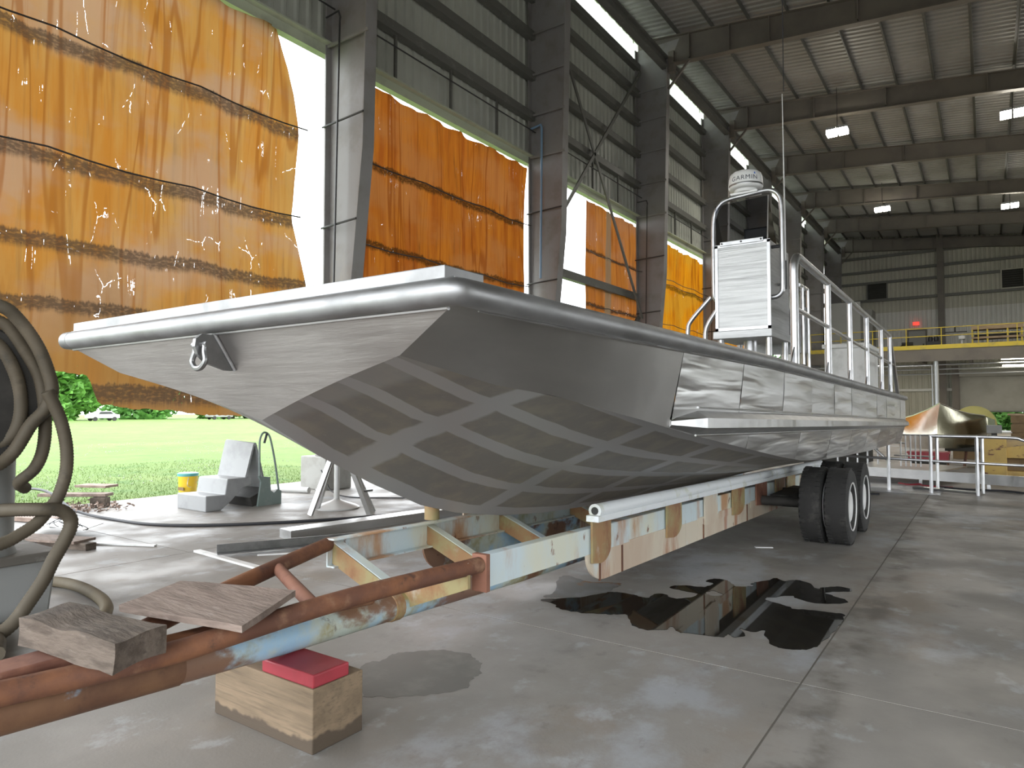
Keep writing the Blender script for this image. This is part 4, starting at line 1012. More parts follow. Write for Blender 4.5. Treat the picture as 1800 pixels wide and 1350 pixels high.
for s in (1, -1):
    X = -3.0+s*.58
    b = MB()
    for (y0, y1) in ((3.22 if s > 0 else 3.02, 12.4),):
        def sec(y, xa, xb, za, zb): return [(X+s*xa,y,rt_(y)+za),(X+s*xb,y,rt_(y)+za),(X+s*xb,y,rt_(y)+zb),(X+s*xa,y,rt_(y)+zb)]
        for xa, xb, za, zb in ((-.006,.006,-.19,0),(-.07,-.006,-.012,0),(-.07,-.006,-.19,-.178)):
            p0 = sec(y0,xa,xb,za,zb); p1 = sec(y1,xa,xb,za,zb)
            b.hexa([p0[0],p0[1],p1[1],p1[0],p0[3],p0[2],p1[2],p1[3]])
    b.build('frame_rail', M['paint'], tr, smooth=False, bevel=.004)
    # deep lower plates, rounded at the front, in three lengths
    ys0 = 4.42 if s > 0 else 3.95
    def lb(y): return .325-.016*(y-4.6)
    poly = []
    for i in range(9):
        a = math.pi*.5*i/8
        poly.append((ys0+.30-.30*math.cos(a), lb(ys0+.3)+.22-.22*math.sin(a)))
    poly += [(6.4, lb(6.4)), (6.4, rt_(6.4)-.186), (ys0, rt_(ys0)-.186)]
    MB().prism(poly, 'x', X-.008, X+.010).build('web_plate', M['paint_rust' if s > 0 else 'paint_blue'], tr, smooth=False)
    for a, c_ in ((6.41, 8.2), (8.21, 9.95), (9.96, 12.3)):
        MB().prism([(a,lb(a)),(c_,lb(c_)),(c_,rt_(c_)-.186),(a,rt_(a)-.186)], 'x', X-.008, X+.008).build('web_plate', M['paint_rust'], tr, smooth=False)
    # step-like doublers along the joint of rail and plate
    for a, c_ in ((5.15,5.62),(5.64,6.3),(6.75,7.25),(7.4,8.1),(8.6,9.2)):
        MB().prism([(a,rt_(a)-.245),(c_,rt_(c_)-.245),(c_,rt_(c_)-.17),(a,rt_(a)-.17)], 'x', X+s*.006, X+s*.014).build('doubler', M['paint_rust'], tr, smooth=False)
    for y in (4.62, 5.0, 6.9, 8.45):
        MB().box(X+s*.010-.004, X+s*.010+.006, y-.012, y+.012, lb(y), rt_(y)-.19).build('weld_seam', M['rust'], tr, smooth=False)
    # bunk: pipe with flat outer strip
    xb = -3.0+s*.70
    def bz(y): return .885-.0205*(y-4.34)
    MB().tube([(xb,y,bz(y)) for y in (4.34,6,8,10,12.3)], .05, 14).build('bunk_pipe', M['bunk'], tr)
    MB().lathe([(0,-.004),(.028,-.004),(.028,.002),(0,.002)], (xb,4.34,bz(4.34)), 'y', 12).build('bunk_bore_shade', M['dark'], tr)  # dark disc on the closed pipe end, painted shade of a hollow bore
    b = MB()
    b.hexa([(xb-.05,4.30,bz(4.3)-.075),(xb+.05,4.30,bz(4.3)-.075),(xb+.05,12.3,bz(12.3)-.075),(xb-.05,12.3,bz(12.3)-.075),(xb-.05,4.30,bz(4.3)-.03),(xb+.05,4.30,bz(4.3)-.03),(xb+.05,12.3,bz(12.3)-.03),(xb-.05,12.3,bz(12.3)-.03)])
    b.build('bunk_strip', M['bunk'], tr, smooth=False, bevel=.004)
    for y, w, drop in ((4.62,.30,.36),(6.07,.36,.36),(7.1,.40,.36),(8.06,.46,.36),(9.05,.5,.34),(10.0,.5,.4),(10.65,.5,.4)):
        zt_ = bz(y)-.06; zb_ = zt_-drop; poly = [(y-w/2,zt_),(y-w/2,zb_+.02)]
        for i in range(7):
            a = math.pi*.5*i/6
            poly.append((y+w/2-w*.55+w*.55*math.sin(a), zb_+.12-.12*math.cos(a)))
        poly.append((y+w/2,zt_))
        MB().prism(poly, 'x', X+s*.016, X+s*.032).build('bunk_bracket', M['bracket' if R.random() < .5 else ('rust_channel' if y > 7.5 else 'paint_rust')], tr, smooth=False)
# V-shaped cross members
for y in (3.07, 4.0, 4.95, 6.2, 7.4, 8.6):
    z1 = rt_(y)-.03; zc = .50-.02*(y-3)
    for s in (1, -1):
        xa, xb = -3.0, -3.0+s*.57
        MB().hexa([(xa,y-.012,zc-.13),(xb,y-.012,z1-.14),(xb,y+.012,z1-.14),(xa,y+.012,zc-.13),(xa,y-.012,zc),(xb,y-.012,z1),(xb,y+.012,z1),(xa,y+.012,zc)]).build('cross_member', M['bracket'], tr, smooth=False)
        MB().hexa([(xa,y-.012,zc-.004),(xb,y-.012,z1-.004),(xb,y+.06,z1-.004),(xa,y+.06,zc-.004),(xa,y-.012,zc+.006),(xb,y-.012,z1+.006),(xb,y+.06,z1+.006),(xa,y+.06,zc+.006)]).build('cross_flange', M['paint'], tr, smooth=False)
MB().tube([(-3.62,4.1,.74),(-3.62,4.1,.92)], .06, 12).build('guide_stub', M['bracket'], tr)
# axles and dual wheels
for ya in (9.05, 10.15):
    MB().tube([(-4.55,ya,.45),(-1.45,ya,.45)], .06, 12).build('axle', M['drum'], tr)
    for xw in (-1.46,-1.74,-4.26,-4.54):
        out = 1 if xw in (-1.46,-4.26) else -1
        prof = [(.27,-.115),(.36,-.125),(.42,-.122),(.445,-.105),(.452,-.06),(.452,.06),(.445,.105),(.42,.122),(.36,.125),(.27,.115),(.25,.07),(.25,-.07)]
        ti = MB().lathe(prof, (xw,ya,.45), 'x', 40, closed=True).build('tyre', M['rubber'], tr)
        rp = [(.0,.09),(.08,.09),(.10,.10),(.17,.10),(.20,.075),(.25,.07),(.262,.09),(.28,.128),(.29,.126),(.285,.118),(.24,.03),(.0,.03)]
        if xw < -3: out = -1 if xw < -4.4 else 1
        else: out = 1
        MB().lathe([(r_, h_*out) for r_, h_ in rp], (xw,ya,.45), 'x', 32).build('rim', M['white'], ti)
        lug = MB()
        for k in range(40):
            a = 2*math.pi*k/40
            for sx in (-.085, .085):
                c0 = Vector((xw+sx, ya+.452*math.cos(a), .45+.452*math.sin(a))); tdir = Vector((0,-math.sin(a),math.cos(a)))*.02; n_ = Vector((0,math.cos(a),math.sin(a)))*.006
                ax = Vector((.028,0,0))
                lug.hexa([c0-ax-tdir-n_, c0+ax-tdir-n_, c0+ax+tdir-n_, c0-ax+tdir-n_, c0-ax-tdir+n_, c0+ax-tdir+n_, c0+ax+tdir+n_, c0-ax+tdir+n_])
        tag(lug.build('tread', M['rubber'], ti, smooth=False), kind='stuff')
for x in (-2.35,-3.9): MB().box(x,x+.25,9.3,10.6,.36,.5).build('suspension_beam', M['drum'], tr, smooth=False)

# ------------------------------------------------------------------ blocking under and on the tongue
def jag(o, amt, sub=3, seed=1, frac=1.0):
    bm = bmesh.new(); bm.from_mesh(o.data)
    bmesh.ops.subdivide_edges(bm, edges=bm.edges[:], cuts=sub, use_grid_fill=True)
    for v in bm.verts:
        v.co += Vector((mnoise.noise(v.co*6+Vector((seed,0,0))), mnoise.noise(v.co*6+Vector((0,seed,5))), mnoise.noise(v.co*6+Vector((3,0,seed)))))*amt
    bm.to_mesh(o.data); bm.free()
    o.data.polygons.foreach_set('use_smooth', [True]*len(o.data.polygons)); o.data.set_sharp_from_angle(angle=rad(40))
    return o
o = MB().box(-3.39,-2.6,2.12,2.43,0,.30).build('timber_block', M['damp_timber'], smooth=False, bevel=.006)
tag(o, 'squared timber block with a water-darkened foot standing on the floor under the tongue', 'timber')
o = MB().box(-2.99,-2.60,2.12,2.34,.302,.366).build('red_block', M['red'], smooth=False, bevel=.008)
tag(o, 'flat red painted block between the timber block and trailer tongue', 'block')
o = MB().hexa([(-3.17,1.13,.672),(-2.53,1.20,.672),(-2.59,1.42,.672),(-3.21,1.33,.672),(-3.17,1.13,.785),(-2.53,1.20,.785),(-2.59,1.42,.785),(-3.21,1.33,.785)]).build('timber_chunk', M['old_wood'], smooth=False)
jag(o, .018, 7, 4); tag(o, 'thick weathered grey timber chunk lying across the rusty tongue', 'timber')
o = MB().hexa([(-3.12,1.49,.722),(-2.43,1.63,.722),(-2.62,2.03,.745),(-3.25,1.84,.745),(-3.12,1.49,.750),(-2.43,1.63,.750),(-2.62,2.03,.773),(-3.25,1.84,.773)]).build('wood_board', M['board'], smooth=False)
jag(o, .006, 7, 9); tag(o, 'flat weathered pinkish board lying across the tongue pipes', 'board')

# ------------------------------------------------------------------ water on the floor
def blob(name, outline, mat, label, cat, z=.0025, rough=.03, n=6, seed=1):
    P = [Vector((x, y, 0)) for x, y in outline]; m = len(P); pts = []
    for i in range(m):
        a, b_, c_, d = P[i-1], P[i], P[(i+1) % m], P[(i+2) % m]
        for k in range(n):
            t = k/n
            q = .5*((2*b_)+(c_-a)*t+(2*a-5*b_+4*c_-d)*t*t+(3*b_-a-3*c_+d)*t**3)
            pts.append((q.x+rough*(mnoise.noise((q.x*9, q.y*9, seed))+.7*mnoise.noise((q.x*31, q.y*31, seed))), q.y+rough*(mnoise.noise((q.x*9, q.y*9, seed+7))+.7*mnoise.noise((q.x*31, q.y*31, seed+7)))))
    return pts
def puddle(outline, mat, label, z=.003, rough=.05, seed=1, holes=()):
    pts = blob('p', outline, mat, label, 'puddle', z, rough, 6, seed)
    from mathutils.geometry import tessellate_polygon
    loops = [[Vector((x, y, z)) for x, y in pts]]
    for h in holes:
        loops.append([Vector((x, y, z)) for x, y in blob('h', h, mat, label, '', z, rough, 4, seed+3)])
    flat = [p for l_ in loops for p in l_]
    tris = tessellate_polygon(loops)
    bm = bmesh.new()
    hi = [bm.verts.new(p) for p in flat]
    for a, b_, c_ in tris:
        try:
            f = bm.faces.new((hi[a], hi[b_], hi[c_])); f.normal_update()
            if f.normal.z < 0: f.normal_flip()
        except ValueError: pass
    k = 0
    for l_ in loops:
        lo = [bm.verts.new((p.x, p.y, .0004)) for p in l_]; n_ = len(l_)
        for i in range(n_):
            j = (i+1) % n_; bm.faces.new((lo[i], lo[j], hi[k+j], hi[k+i]))
        k += n_
    me = bpy.data.meshes.new('puddle'); bm.to_mesh(me); bm.free(); me.materials.append(mat)
    o = bpy.data.objects.new('puddle', me); COL.objects.link(o)
    return tag(o, label, 'puddle')

main = [(-3.12,4.92),(-2.95,4.88),(-2.86,4.79),(-2.69,4.79),(-2.53,4.85),(-2.42,4.91),(-2.33,4.95),(-2.2,4.73),(-2.08,4.69),(-1.96,4.77),(-1.94,4.87),(-1.85,4.79),(-1.69,4.81),(-1.56,4.86),(-1.55,4.94),(-1.49,4.89),(-1.45,4.98),(-1.51,5.12),(-1.42,5.08),(-1.38,5.17),(-1.31,5.02),(-1.25,4.89),(-1.15,4.86),(-1.05,4.9),(-.97,5.06),(-.94,5.3),(-.94,5.64),(-.95,5.93),(-1.08,5.91),(-1.22,5.89),(-1.32,5.86),(-1.38,5.93),(-1.56,6.0),(-1.55,6.11),(-1.42,6.26),(-1.36,6.21),(-1.2,6.13),(-.99,6.29),(-1.03,6.41),(-1.14,6.46),(-1.19,6.55),(-1.02,6.72),(-1.1,6.83),(-1.24,6.73),(-1.28,6.63),(-1.36,6.76),(-1.5,6.86),(-1.59,6.75),(-1.69,6.83),(-1.73,6.68),(-1.83,6.48),(-1.78,6.42),(-1.89,6.3),(-2.02,6.45),(-2.15,6.47),(-2.19,6.34),(-2.1,6.25),(-2.17,6.1),(-2.34,6.05),(-2.37,5.92),(-2.23,5.88),(-2.09,5.84),(-2.15,5.66),(-2.24,5.61),(-2.33,5.68),(-2.39,5.64),(-2.42,5.47),(-2.57,5.51),(-2.71,5.5),(-2.8,5.39),(-2.86,5.22),(-3.0,5.07)]
puddle(main, M['puddle'], 'large dark ragged puddle on the floor beside the trailer', .004, .024, 2, [[(-2.06,5.93),(-2.03,6.03),(-1.91,5.97),(-1.94,5.89),(-2.01,5.87)]])
puddle([(-3.15,5.02),(-3.16,5.23),(-3.4,5.65),(-3.35,5.79),(-3.12,5.69),(-2.86,5.81),(-2.79,5.72),(-2.77,5.55),(-2.77,5.40),(-2.84,5.25),(-2.98,5.12),(-3.04,5.06)], M['thinwet'], 'thin pale wet patch with rusty tint at the end of the dark puddle', .002, .03, 5)
puddle([(-3.22,2.99),(-3.25,3.11),(-3.2,3.16),(-3.23,3.26),(-3.19,3.36),(-3.09,3.47),(-2.93,3.56),(-2.79,3.55),(-2.66,3.48),(-2.57,3.35),(-2.53,3.21),(-2.53,3.07),(-2.66,2.89),(-2.83,2.74),(-2.94,2.76)], M['damp'], 'round dull damp stain on the floor behind the timber block', .0015, .03, 8)

# ------------------------------------------------------------------ suction unit with hoses at the left
su = empty('suction_unit', (-6.25, 2.0, 0), 'grey suction unit with round column on a square tub and dark reel', 'machine')
t = MB(); t.hexa([(-6.75,1.55,0),(-6.08,1.55,0),(-6.08,2.38,0),(-6.75,2.38,0),(-6.8,1.5,.44),(-6.05,1.5,.44),(-6.05,2.42,.44),(-6.8,2.42,.44)])
t.build('tub', M['tank'], su, smooth=False, bevel=.02)
MB().box(-6.82,-6.02,1.48,2.44,.43,.50).build('tub_rim', M['dirty_rim'], su, smooth=False, bevel=.01)
MB().lathe([(.23,.45),(.23,.52),(.215,.56),(.215,2.0),(0,2.0)], (-6.3,1.98,0), n=28).build('column', M['tank'], su)
MB().lathe([(0,-.42),(.50,-.42),(.52,-.40),(.52,-.37),(.40,-.34),(.40,.34),(.52,.37),(.52,.40),(.50,.42),(0,.42)], (-6.28,1.72,1.72), 'x', 36).build('reel', M['drum'], su)
MB().hexa([(-5.9,1.62,1.30),(-5.86,2.0,1.45),(-5.95,2.12,1.45),(-6.1,1.7,1.30),(-5.9,1.45,2.3),(-5.86,1.80,2.25),(-5.95,1.9,2.25),(-6.1,1.5,2.3)]).build('reel_cover', M['drum_grey'], su, smooth=False, bevel=.02)
def hose(pts, r, label, mat='hose', ridge=.022, n=8):
    P = smoothpath(pts, 10)
    # resample evenly and give the hose its ribs
    L = [0]
    for a, b_ in zip(P, P[1:]): L.append(L[-1]+(b_-a).length)
    tot = L[-1]; m = int(tot/(ridge/2)); Q = []; rs = []; j = 0
    for i in range(m+1):
        d = tot*i/m
        while j < len(L)-2 and L[j+1] < d: j += 1
        q = (d-L[j])/max(1e-6, L[j+1]-L[j]); Q.append(P[j].lerp(P[j+1], min(1, q))); rs.append(r*(1.0 if i % 2 else .92))
    return tag(MB().tube(Q, rs, 10).build('suction_hose', M[mat], ang=70), label, 'hose')
hose([(-5.85,1.7,2.36),(-5.75,1.89,2.34),(-5.75,2.0,2.26),(-5.75,2.13,2.07),(-5.75,2.21,1.86),(-5.75,2.23,1.73),(-5.76,2.19,1.6),(-5.78,2.11,1.49),(-5.80,2.0,1.28),(-5.80,1.85,1.18),(-5.80,1.6,1.16)], .048, 'brown hose looping round the outer edge of the dark reel')
hose([(-5.9,1.8,2.28),(-5.85,1.96,2.22),(-5.85,2.09,2.03),(-5.85,2.19,1.82),(-5.85,2.23,1.52),(-5.85,2.22,1.3),(-5.86,2.17,1.16),(-5.98,2.12,1.06),(-6.1,2.2,1.0)], .045, 'brown hose hanging from reel and bending in behind the column')
hose([(-5.92,1.75,2.2),(-5.88,1.92,2.08),(-5.86,2.02,1.9),(-5.87,2.07,1.7),(-5.86,2.06,1.5),(-5.9,1.98,1.36),(-5.92,1.8,1.3)], .05, 'wide ribbed hose wound closest to the reel centre')
hose([(-5.70,2.18,1.74),(-5.7,2.22,1.66),(-5.7,2.28,1.51),(-5.7,2.32,1.32),(-5.7,2.32,1.13),(-5.7,2.27,.95),(-5.7,2.22,.88),(-5.7,2.14,.78),(-5.7,2.03,.71),(-5.7,1.91,.66),(-5.72,1.6,.6)], .047, 'long brown hose hanging free and sweeping across the column')
hose([(-6.0,1.95,.86),(-5.8,2.02,.88),(-5.62,2.12,.885),(-5.6,2.24,.87),(-5.6,2.31,.81),(-5.6,2.32,.74),(-5.6,2.28,.64),(-5.6,2.21,.51),(-5.6,2.15,.38),(-5.6,2.06,.24),(-5.6,1.97,.12),(-5.6,1.86,.055),(-5.6,1.7,.05)], .05, 'ribbed hose arching over the tub rim down to the floor')
hose([(-7.1,2.68,.05),(-6.9,2.78,.05),(-6.65,2.81,.05),(-6.35,2.79,.05),(-5.96,2.72,.05),(-5.65,2.61,.05),(-5.38,2.44,.05)], .048, 'pale smooth hose lying on the floor behind the tongue', 'hose_light')
hose([(-6.05,1.82,.05),(-5.85,1.86,.05),(-5.5,1.84,.05),(-5.2,1.74,.05)], .052, 'ribbed hose end lying flat beside the tub')
o = MB().tube(smoothpath([(-16,5.2,.03),(-13.2,5.0,.25),(-11.6,4.85,.06),(-10.4,4.88,.02),(-9.41,5.01,.02),(-8.64,5.55,.02),(-7.91,6.52,.02),(-7.42,7.5,.02),(-7.05,8.6,.02),(-6.2,9.3,.02)], 8), .022, 8).build('power_cable', M['cable'])
tag(o, 'long thick black cable lying across the concrete', 'cable')
o = MB().tube(smoothpath([(-10.5,8.7,.45),(-10.3,8.65,.3),(-10.1,8.6,.1),(-9.6,8.6,.015),(-8.8,9.0,.015),(-8.2,9.3,.015),(-7.4,9.2,.015),(-6.2,9.6,.015)], 8), .012, 6).build('thin_cable', M['cable'])
tag(o, 'thin dark cable trailing over the floor past the concrete pier', 'cable')

# ------------------------------------------------------------------ things on the slab by the lawn
st = empty('stile_steps', (-10.4, 6.7, 0), 'grey painted two-sided steps with tall leaning back panels', 'steps')
MB().prism([(6.09,0),(6.09,.25),(6.42,.24),(6.46,.49),(6.9,.49),(6.9,.36),(6.75,.33),(6.5,.10),(6.35,0)], 'x', -10.9, -10.07).build('front_steps', M['step'], st, smooth=False, bevel=.015)
b = MB(); b.hexa([(-10.86,6.77,.47),(-10.1,6.79,.47),(-10.1,6.82,.47),(-10.86,6.80,.47),(-10.86,6.91,1.07),(-10.1,6.94,1.03),(-10.1,6.97,1.03),(-10.86,6.94,1.07)]); b.build('back_panel', M['step'], st, smooth=False)
b = MB(); b.hexa([(-10.86,7.16,.26),(-10.1,7.18,.26),(-10.1,7.21,.26),(-10.86,7.19,.26),(-10.86,6.95,1.06),(-10.1,6.98,1.02),(-10.1,7.01,1.02),(-10.86,6.98,1.06)]); b.build('rear_panel', M['step'], st, smooth=False)
MB().tube([(-10.86,6.945,1.065),(-10.1,6.975,1.025)], .03, 8).build('ridge_tube', M['step'], st)
MB().prism([(6.96,.0),(7.02,.40),(6.97,.50),(7.19,.47),(7.21,.24),(7.27,.20),(7.34,.25),(7.42,.22),(7.42,0),(7.15,0)], 'x', -10.02, -9.98).build('side_plate', M['step_green'], st, smooth=False)
MB().prism([(6.85,.15),(7.2,.30),(7.2,.05),(6.9,.0)], 'x', -10.75, -10.04).build('inner_box', M['drum'], st, smooth=False)
MB().tube(smoothpath([(-10.0,7.0,.48),(-10.0,6.99,.95),(-10.0,7.0,1.12),(-10.0,7.06,1.22),(-10.0,7.15,1.20),(-10.0,7.21,1.08),(-10.0,7.30,.70),(-10.0,7.38,.22)], 5), .017, 8).build('handrail', M['step_green'], st)
MB().tube([(-9.99,7.12,1.2),(-9.97,7.06,1.05)], .02, 6).build('strap', M['cable'], st)
bk = empty('bucket', (-12.45, 7.16, 0), 'yellow plastic bucket with teal lid at the slab edge', 'bucket')
MB().lathe([(0,0),(.15,0),(.17,.34),(.175,.34),(.175,.36),(0,.36)], (-12.45,7.16,0), n=24).build('body', M['bucket'], bk)
MB().lathe([(.16,.36),(.185,.36),(.185,.41),(.16,.42),(0,.42)], (-12.45,7.16,0), n=24).build('lid', M['teal'], bk)
MB().tube(smoothpath([(-12.29,7.08,.34),(-12.27,7.05,.2),(-12.3,7.15,.16),(-12.33,7.28,.25),(-12.36,7.31,.34)], 4), .005, 6).build('handle', M['alu'], bk)
MB().box(-12.5,-12.31,6.995,7.005,.1,.16).build('label_strip', M['brown'], bk, smooth=False)
sh = empty('sawhorse', (-8.3, 7.2, 0), 'folding aluminium sawhorse with splayed legs under the bow', 'sawhorse')
for p, q in (((-8.49,6.83,0),(-8.22,7.02,.92)),((-8.85,7.25,0),(-8.30,7.12,.92)),((-7.74,7.35,0),(-8.02,7.12,.92)),((-8.02,7.68,0),(-8.1,7.22,.92))):
    MB().bar(p, q, .09, .035, (0,1,0)).build('leg', M['alu'], sh, smooth=False)
MB().bar((-8.4,6.98,.95),(-7.9,7.28,.95), .12, .08).build('top_beam', M['alu'], sh, smooth=False)
MB().bar((-8.62,7.05,.36),(-8.40,6.9,.36), .03, .03).bar((-7.85,7.5,.36),(-7.86,7.3,.36), .03, .03).build('stretcher', M['alu_dark'], sh, smooth=False)
ps = empty('pole_stand', (-8.77, 7.59, 0), 'white round-based pole stand behind the sawhorse', 'stand')
MB().lathe([(0,0),(.36,0),(.37,.02),(.32,.05),(.14,.11),(.06,.14),(.05,.16),(0,.16)], (-8.77,7.59,0), n=32).build('base', M['plastic_white'], ps)
MB().lathe([(.045,.14),(.045,1.05),(0,1.05)], (-8.77,7.59,0), n=14).build('pole', M['plastic_white'], ps)
tag(MB().box(-11.6,-10.82,9.08,9.75,0,.665).build('concrete_pier', M['cblock'], smooth=False, bevel=.02), 'pale concrete pier block under a steel column, behind the sawhorse', 'block')
tag(MB().tube([(-11.75,8.35,.06),(-10.75,8.62,.06)], .058, 14).build('plastic_pipe', M['plastic_white']), 'short white plastic pipe lying in front of the concrete block', 'pipe')
# aluminium sections on the floor
c1 = empty('aluminium_channel', (-7.1, 6.4, 0), 'wide aluminium channel lying open side down on the floor', 'channel')
b = MB(); A, B_ = Vector((-7.2,5.42,0)), Vector((-6.75,8.4,0)); n_ = Vector((B_.y-A.y, -(B_.x-A.x), 0)).normalized()
for w0, w1, z0, z1 in ((-.14,.14,.105,.115),(-.14,-.13,0,.105),(.13,.14,0,.105)):
    b.hexa([A+n_*w0+Vector((0,0,z0)), A+n_*w1+Vector((0,0,z0)), B_+n_*w1+Vector((0,0,z0)), B_+n_*w0+Vector((0,0,z0)), A+n_*w0+Vector((0,0,z1)), A+n_*w1+Vector((0,0,z1)), B_+n_*w1+Vector((0,0,z1)), B_+n_*w0+Vector((0,0,z1))])
b.build('section', M['alu'], c1, smooth=False)
MB().hexa([A-n_*.14-Vector((0,.004,0)), A+n_*.14-Vector((0,.004,0)), A+n_*.14+Vector((0,.004,0)), A-n_*.14+Vector((0,.004,0)), A-n_*.14+Vector((0,-.004,.11)), A+n_*.14+Vector((0,-.004,.11)), A+n_*.14+Vector((0,.004,.11)), A-n_*.14+Vector((0,.004,.11))]).build('end_plate', M['alu'], c1, smooth=False)
tag(MB().bar((-6.98,4.36,.075),(-5.95,6.6,.055), .012, .10, (0,0,1)).bar((-6.94,4.34,.03),(-5.91,6.58,.01), .08, .012).build('aluminium_angle', M['alu_dark'], smooth=False), 'dull grey aluminium angle bar resting on a bright strip', 'angle bar')
tag(MB().bar((-7.37,4.36,.012),(-5.75,4.22,.012), .075, .022).build('aluminium_strip', M['white'], smooth=False), 'bright flat aluminium strip lying on the floor', 'strip')
tag(MB().bar((-6.62,4.62,.008),(-5.95,5.45,.008), .03, .014).build('aluminium_strip', M['white'], smooth=False), 'thin white strip lying beside the angle bar', 'strip')
# scrap wood pile at the lawn edge
pl = [((-12.9,4.9,.20),(-12.0,5.55,.20),.24,.05,'board','long pale plank on blocks at the slab edge'),
      ((-12.15,5.35,.085),(-11.95,5.5,.085),.16,.16,'old_wood','dark squared wood block propping the long pale plank'),
      ((-12.9,5.5,.30),(-12.35,5.75,.30),.3,.04,'scrap','short reddish board on top of the scrap pile'),
      ((-12.6,4.6,.05),(-11.8,4.75,.05),.5,.08,'scrap','dark brown scrap board under the black cable'),
      ((-11.6,4.1,.04),(-10.9,4.3,.04),.22,.06,'scrap','short brown board lying near the reel hoses'),
      ((-9.6,3.35,.09),(-8.6,3.72,.09),.3,.03,'board','pale weathered board lying beside the white sheet'),
      ((-9.3,3.55,.04),(-8.45,3.72,.04),.13,.08,'old_wood','dark grey timber end sticking out beside the tub'),
      ((-9.9,3.5,.04),(-9.2,3.75,.04),.2,.05,'scrap','narrow brown board under the white sheet')]
for a, c_, w, h, mt, lb_ in pl:
    o = MB().bar(a, c_, w, h).build('wood_offcut', M[mat] if False else M[mt], smooth=False, bevel=.006)
    tag(o, lb_, 'wood')
g = MB(); rg = random.Random(11)
for i in range(420):
    x, y = rg.uniform(-12.5,-11.3), rg.uniform(4.5,5.6); s = rg.uniform(.015,.05); z = rg.uniform(.01,.10)
    u = Vector((rg.gauss(0,1),rg.gauss(0,1),rg.gauss(0,.5))).normalized()*s; w = u.orthogonal().normalized()*s*.5; p = Vector((x,y,z))
    g.add([p-u,p+w,p+u,p-w], [(0,1,2,3)])
tag(g.build('dry_leaves', M['scrap'], smooth=False, recalc=False), 'heap of dry brown leaves and chips by the scrap wood', 'leaves', kind='stuff')
o = MB().hexa([(-10.3,3.75,.115),(-9.2,3.95,.115),(-9.55,4.35,.115),(-10.6,4.1,.115),(-10.3,3.75,.123),(-9.2,3.95,.123),(-9.55,4.35,.123),(-10.6,4.1,.123)]).build('white_sheet', M['sheet_offcut'], smooth=False)
tag(o, 'flat white sheet lying on scrap boards near the reel', 'sheet')
wr = MB()
for k in range(5):
    wr.tube([(-9.9+.12*k+.16*math.cos(a*.7+k), 3.95+.10*math.sin(a*.9+k), .15+.05*math.sin(a)) for a in [i*.5 for i in range(14)]], .005, 5)
tag(wr.build('wire_tangle', M['conduit']), 'loose tangle of thin dark wire on the white sheet', 'wire', kind='stuff')
tag(MB().bar((-8.75,3.9,.012),(-8.05,4.25,.012), .05, .018).build('metal_strip', M['white'], smooth=False), 'small pale strip on the floor by the timber end', 'strip')
tag(MB().bar((-2.25,8.2,.006),(-2.08,8.3,.006), .05, .008).build('paper_scrap', M['sheet_offcut'], smooth=False), 'small white scrap on the floor in front of the tyres', 'scrap')

# ------------------------------------------------------------------ far end of the hall floor
gw = empty('gangway_railing', (-.6, 15.5, 0), 'silver pipe railing standing on the floor behind the boat', 'railing')
for x in (-1.63,-.91,-.17): MB().tube([(x,15.5,0),(x,15.5,1.1)], .032, 10).build('post', M['alu_bright'], gw)
for x in (-.83,-.09): MB().tube([(x,16.0,0),(x,16.0,1.08)], .03, 10).build('post', M['alu'], gw)
MB().tube(smoothpath([(-.93,15.5,1.1),(-.17,15.5,1.1),(.38,15.5,1.09),(.50,15.5,1.06),(.58,15.5,.98),(.60,15.5,.5),(.60,15.5,0)], 4), .03, 10).build('top_rail', M['alu_bright'], gw)
MB().tube([(-2.6,15.6,.66),(-.91,15.5,.62),(.62,15.5,.59)], .026, 10).build('mid_rail', M['alu_bright'], gw)
MB().tube([(-1.25,15.9,.05),(-.15,15.5,.05)], .03, 8).build('foot_rail', M['alu'], gw)
gd = empty('gangway_deck', (-1, 17, 0), 'long low aluminium gangway deck with deep silver edge beam', 'gangway')
MB().hexa([(-2.6,17.45,.12),(1.2,16.2,.12),(1.25,16.3,.12),(-2.55,17.55,.12),(-2.6,17.45,.32),(1.2,16.2,.32),(1.25,16.3,.32),(-2.55,17.55,.32)]).build('edge_beam', M['alu'], gd, smooth=False)
MB().hexa([(-2.55,17.5,.28),(-.9,17.0,.28),(-.4,19,.28),(-2.4,19.4,.28),(-2.55,17.5,.31),(-.9,17.0,.31),(-.4,19,.31),(-2.4,19.4,.31)]).build('deck_plate', M['plate'], gd, smooth=False)
for x, y in ((-2.4,17.45),(-1.2,17.1),(0,16.7),(1.1,16.3)): MB().box(x-.03,x+.03,y,y+.06,0,.2).build('foot', M['alu'], gd, smooth=False)
tag(MB().box(-2.7,-.75,15.15,16.9,.004,.016).build('floor_plate', M['plate'], smooth=False), 'thin shiny metal plate lying flat under the railing', 'plate')
br = empty('barrier_panel', (-1.5, 18.2, 0), 'silver barrier panel of thin upright bars behind the stern', 'barrier')
for i in range(5): MB().tube([(-1.66+.1*i,18.2-.02*i,.30),(-1.66+.1*i,18.2-.02*i,1.03)], .016, 8).build('bar', M['alu_bright'], br)
MB().tube([(-1.8,18.22,1.03),(-1.0,18.1,1.03)], .02, 8).build('rail', M['alu_bright'], br)
MB().tube([(-1.8,18.22,.55),(-1.0,18.1,.55)], .018, 8).build('rail', M['alu_bright'], br)
b2 = empty('barrier_panel', (-2.6, 18.6, 0), 'silver barrier panel with diagonal brace low behind the wheels', 'barrier')
for i in range(6): MB().tube([(-3.05+.22*i,18.5,.05),(-3.05+.22*i,18.5,.85)], .02, 8).build('bar', M['alu_bright'], b2)
MB().tube([(-3.1,18.5,.83),(-1.6,18.5,.83)], .022, 8).build('rail', M['alu_bright'], b2)
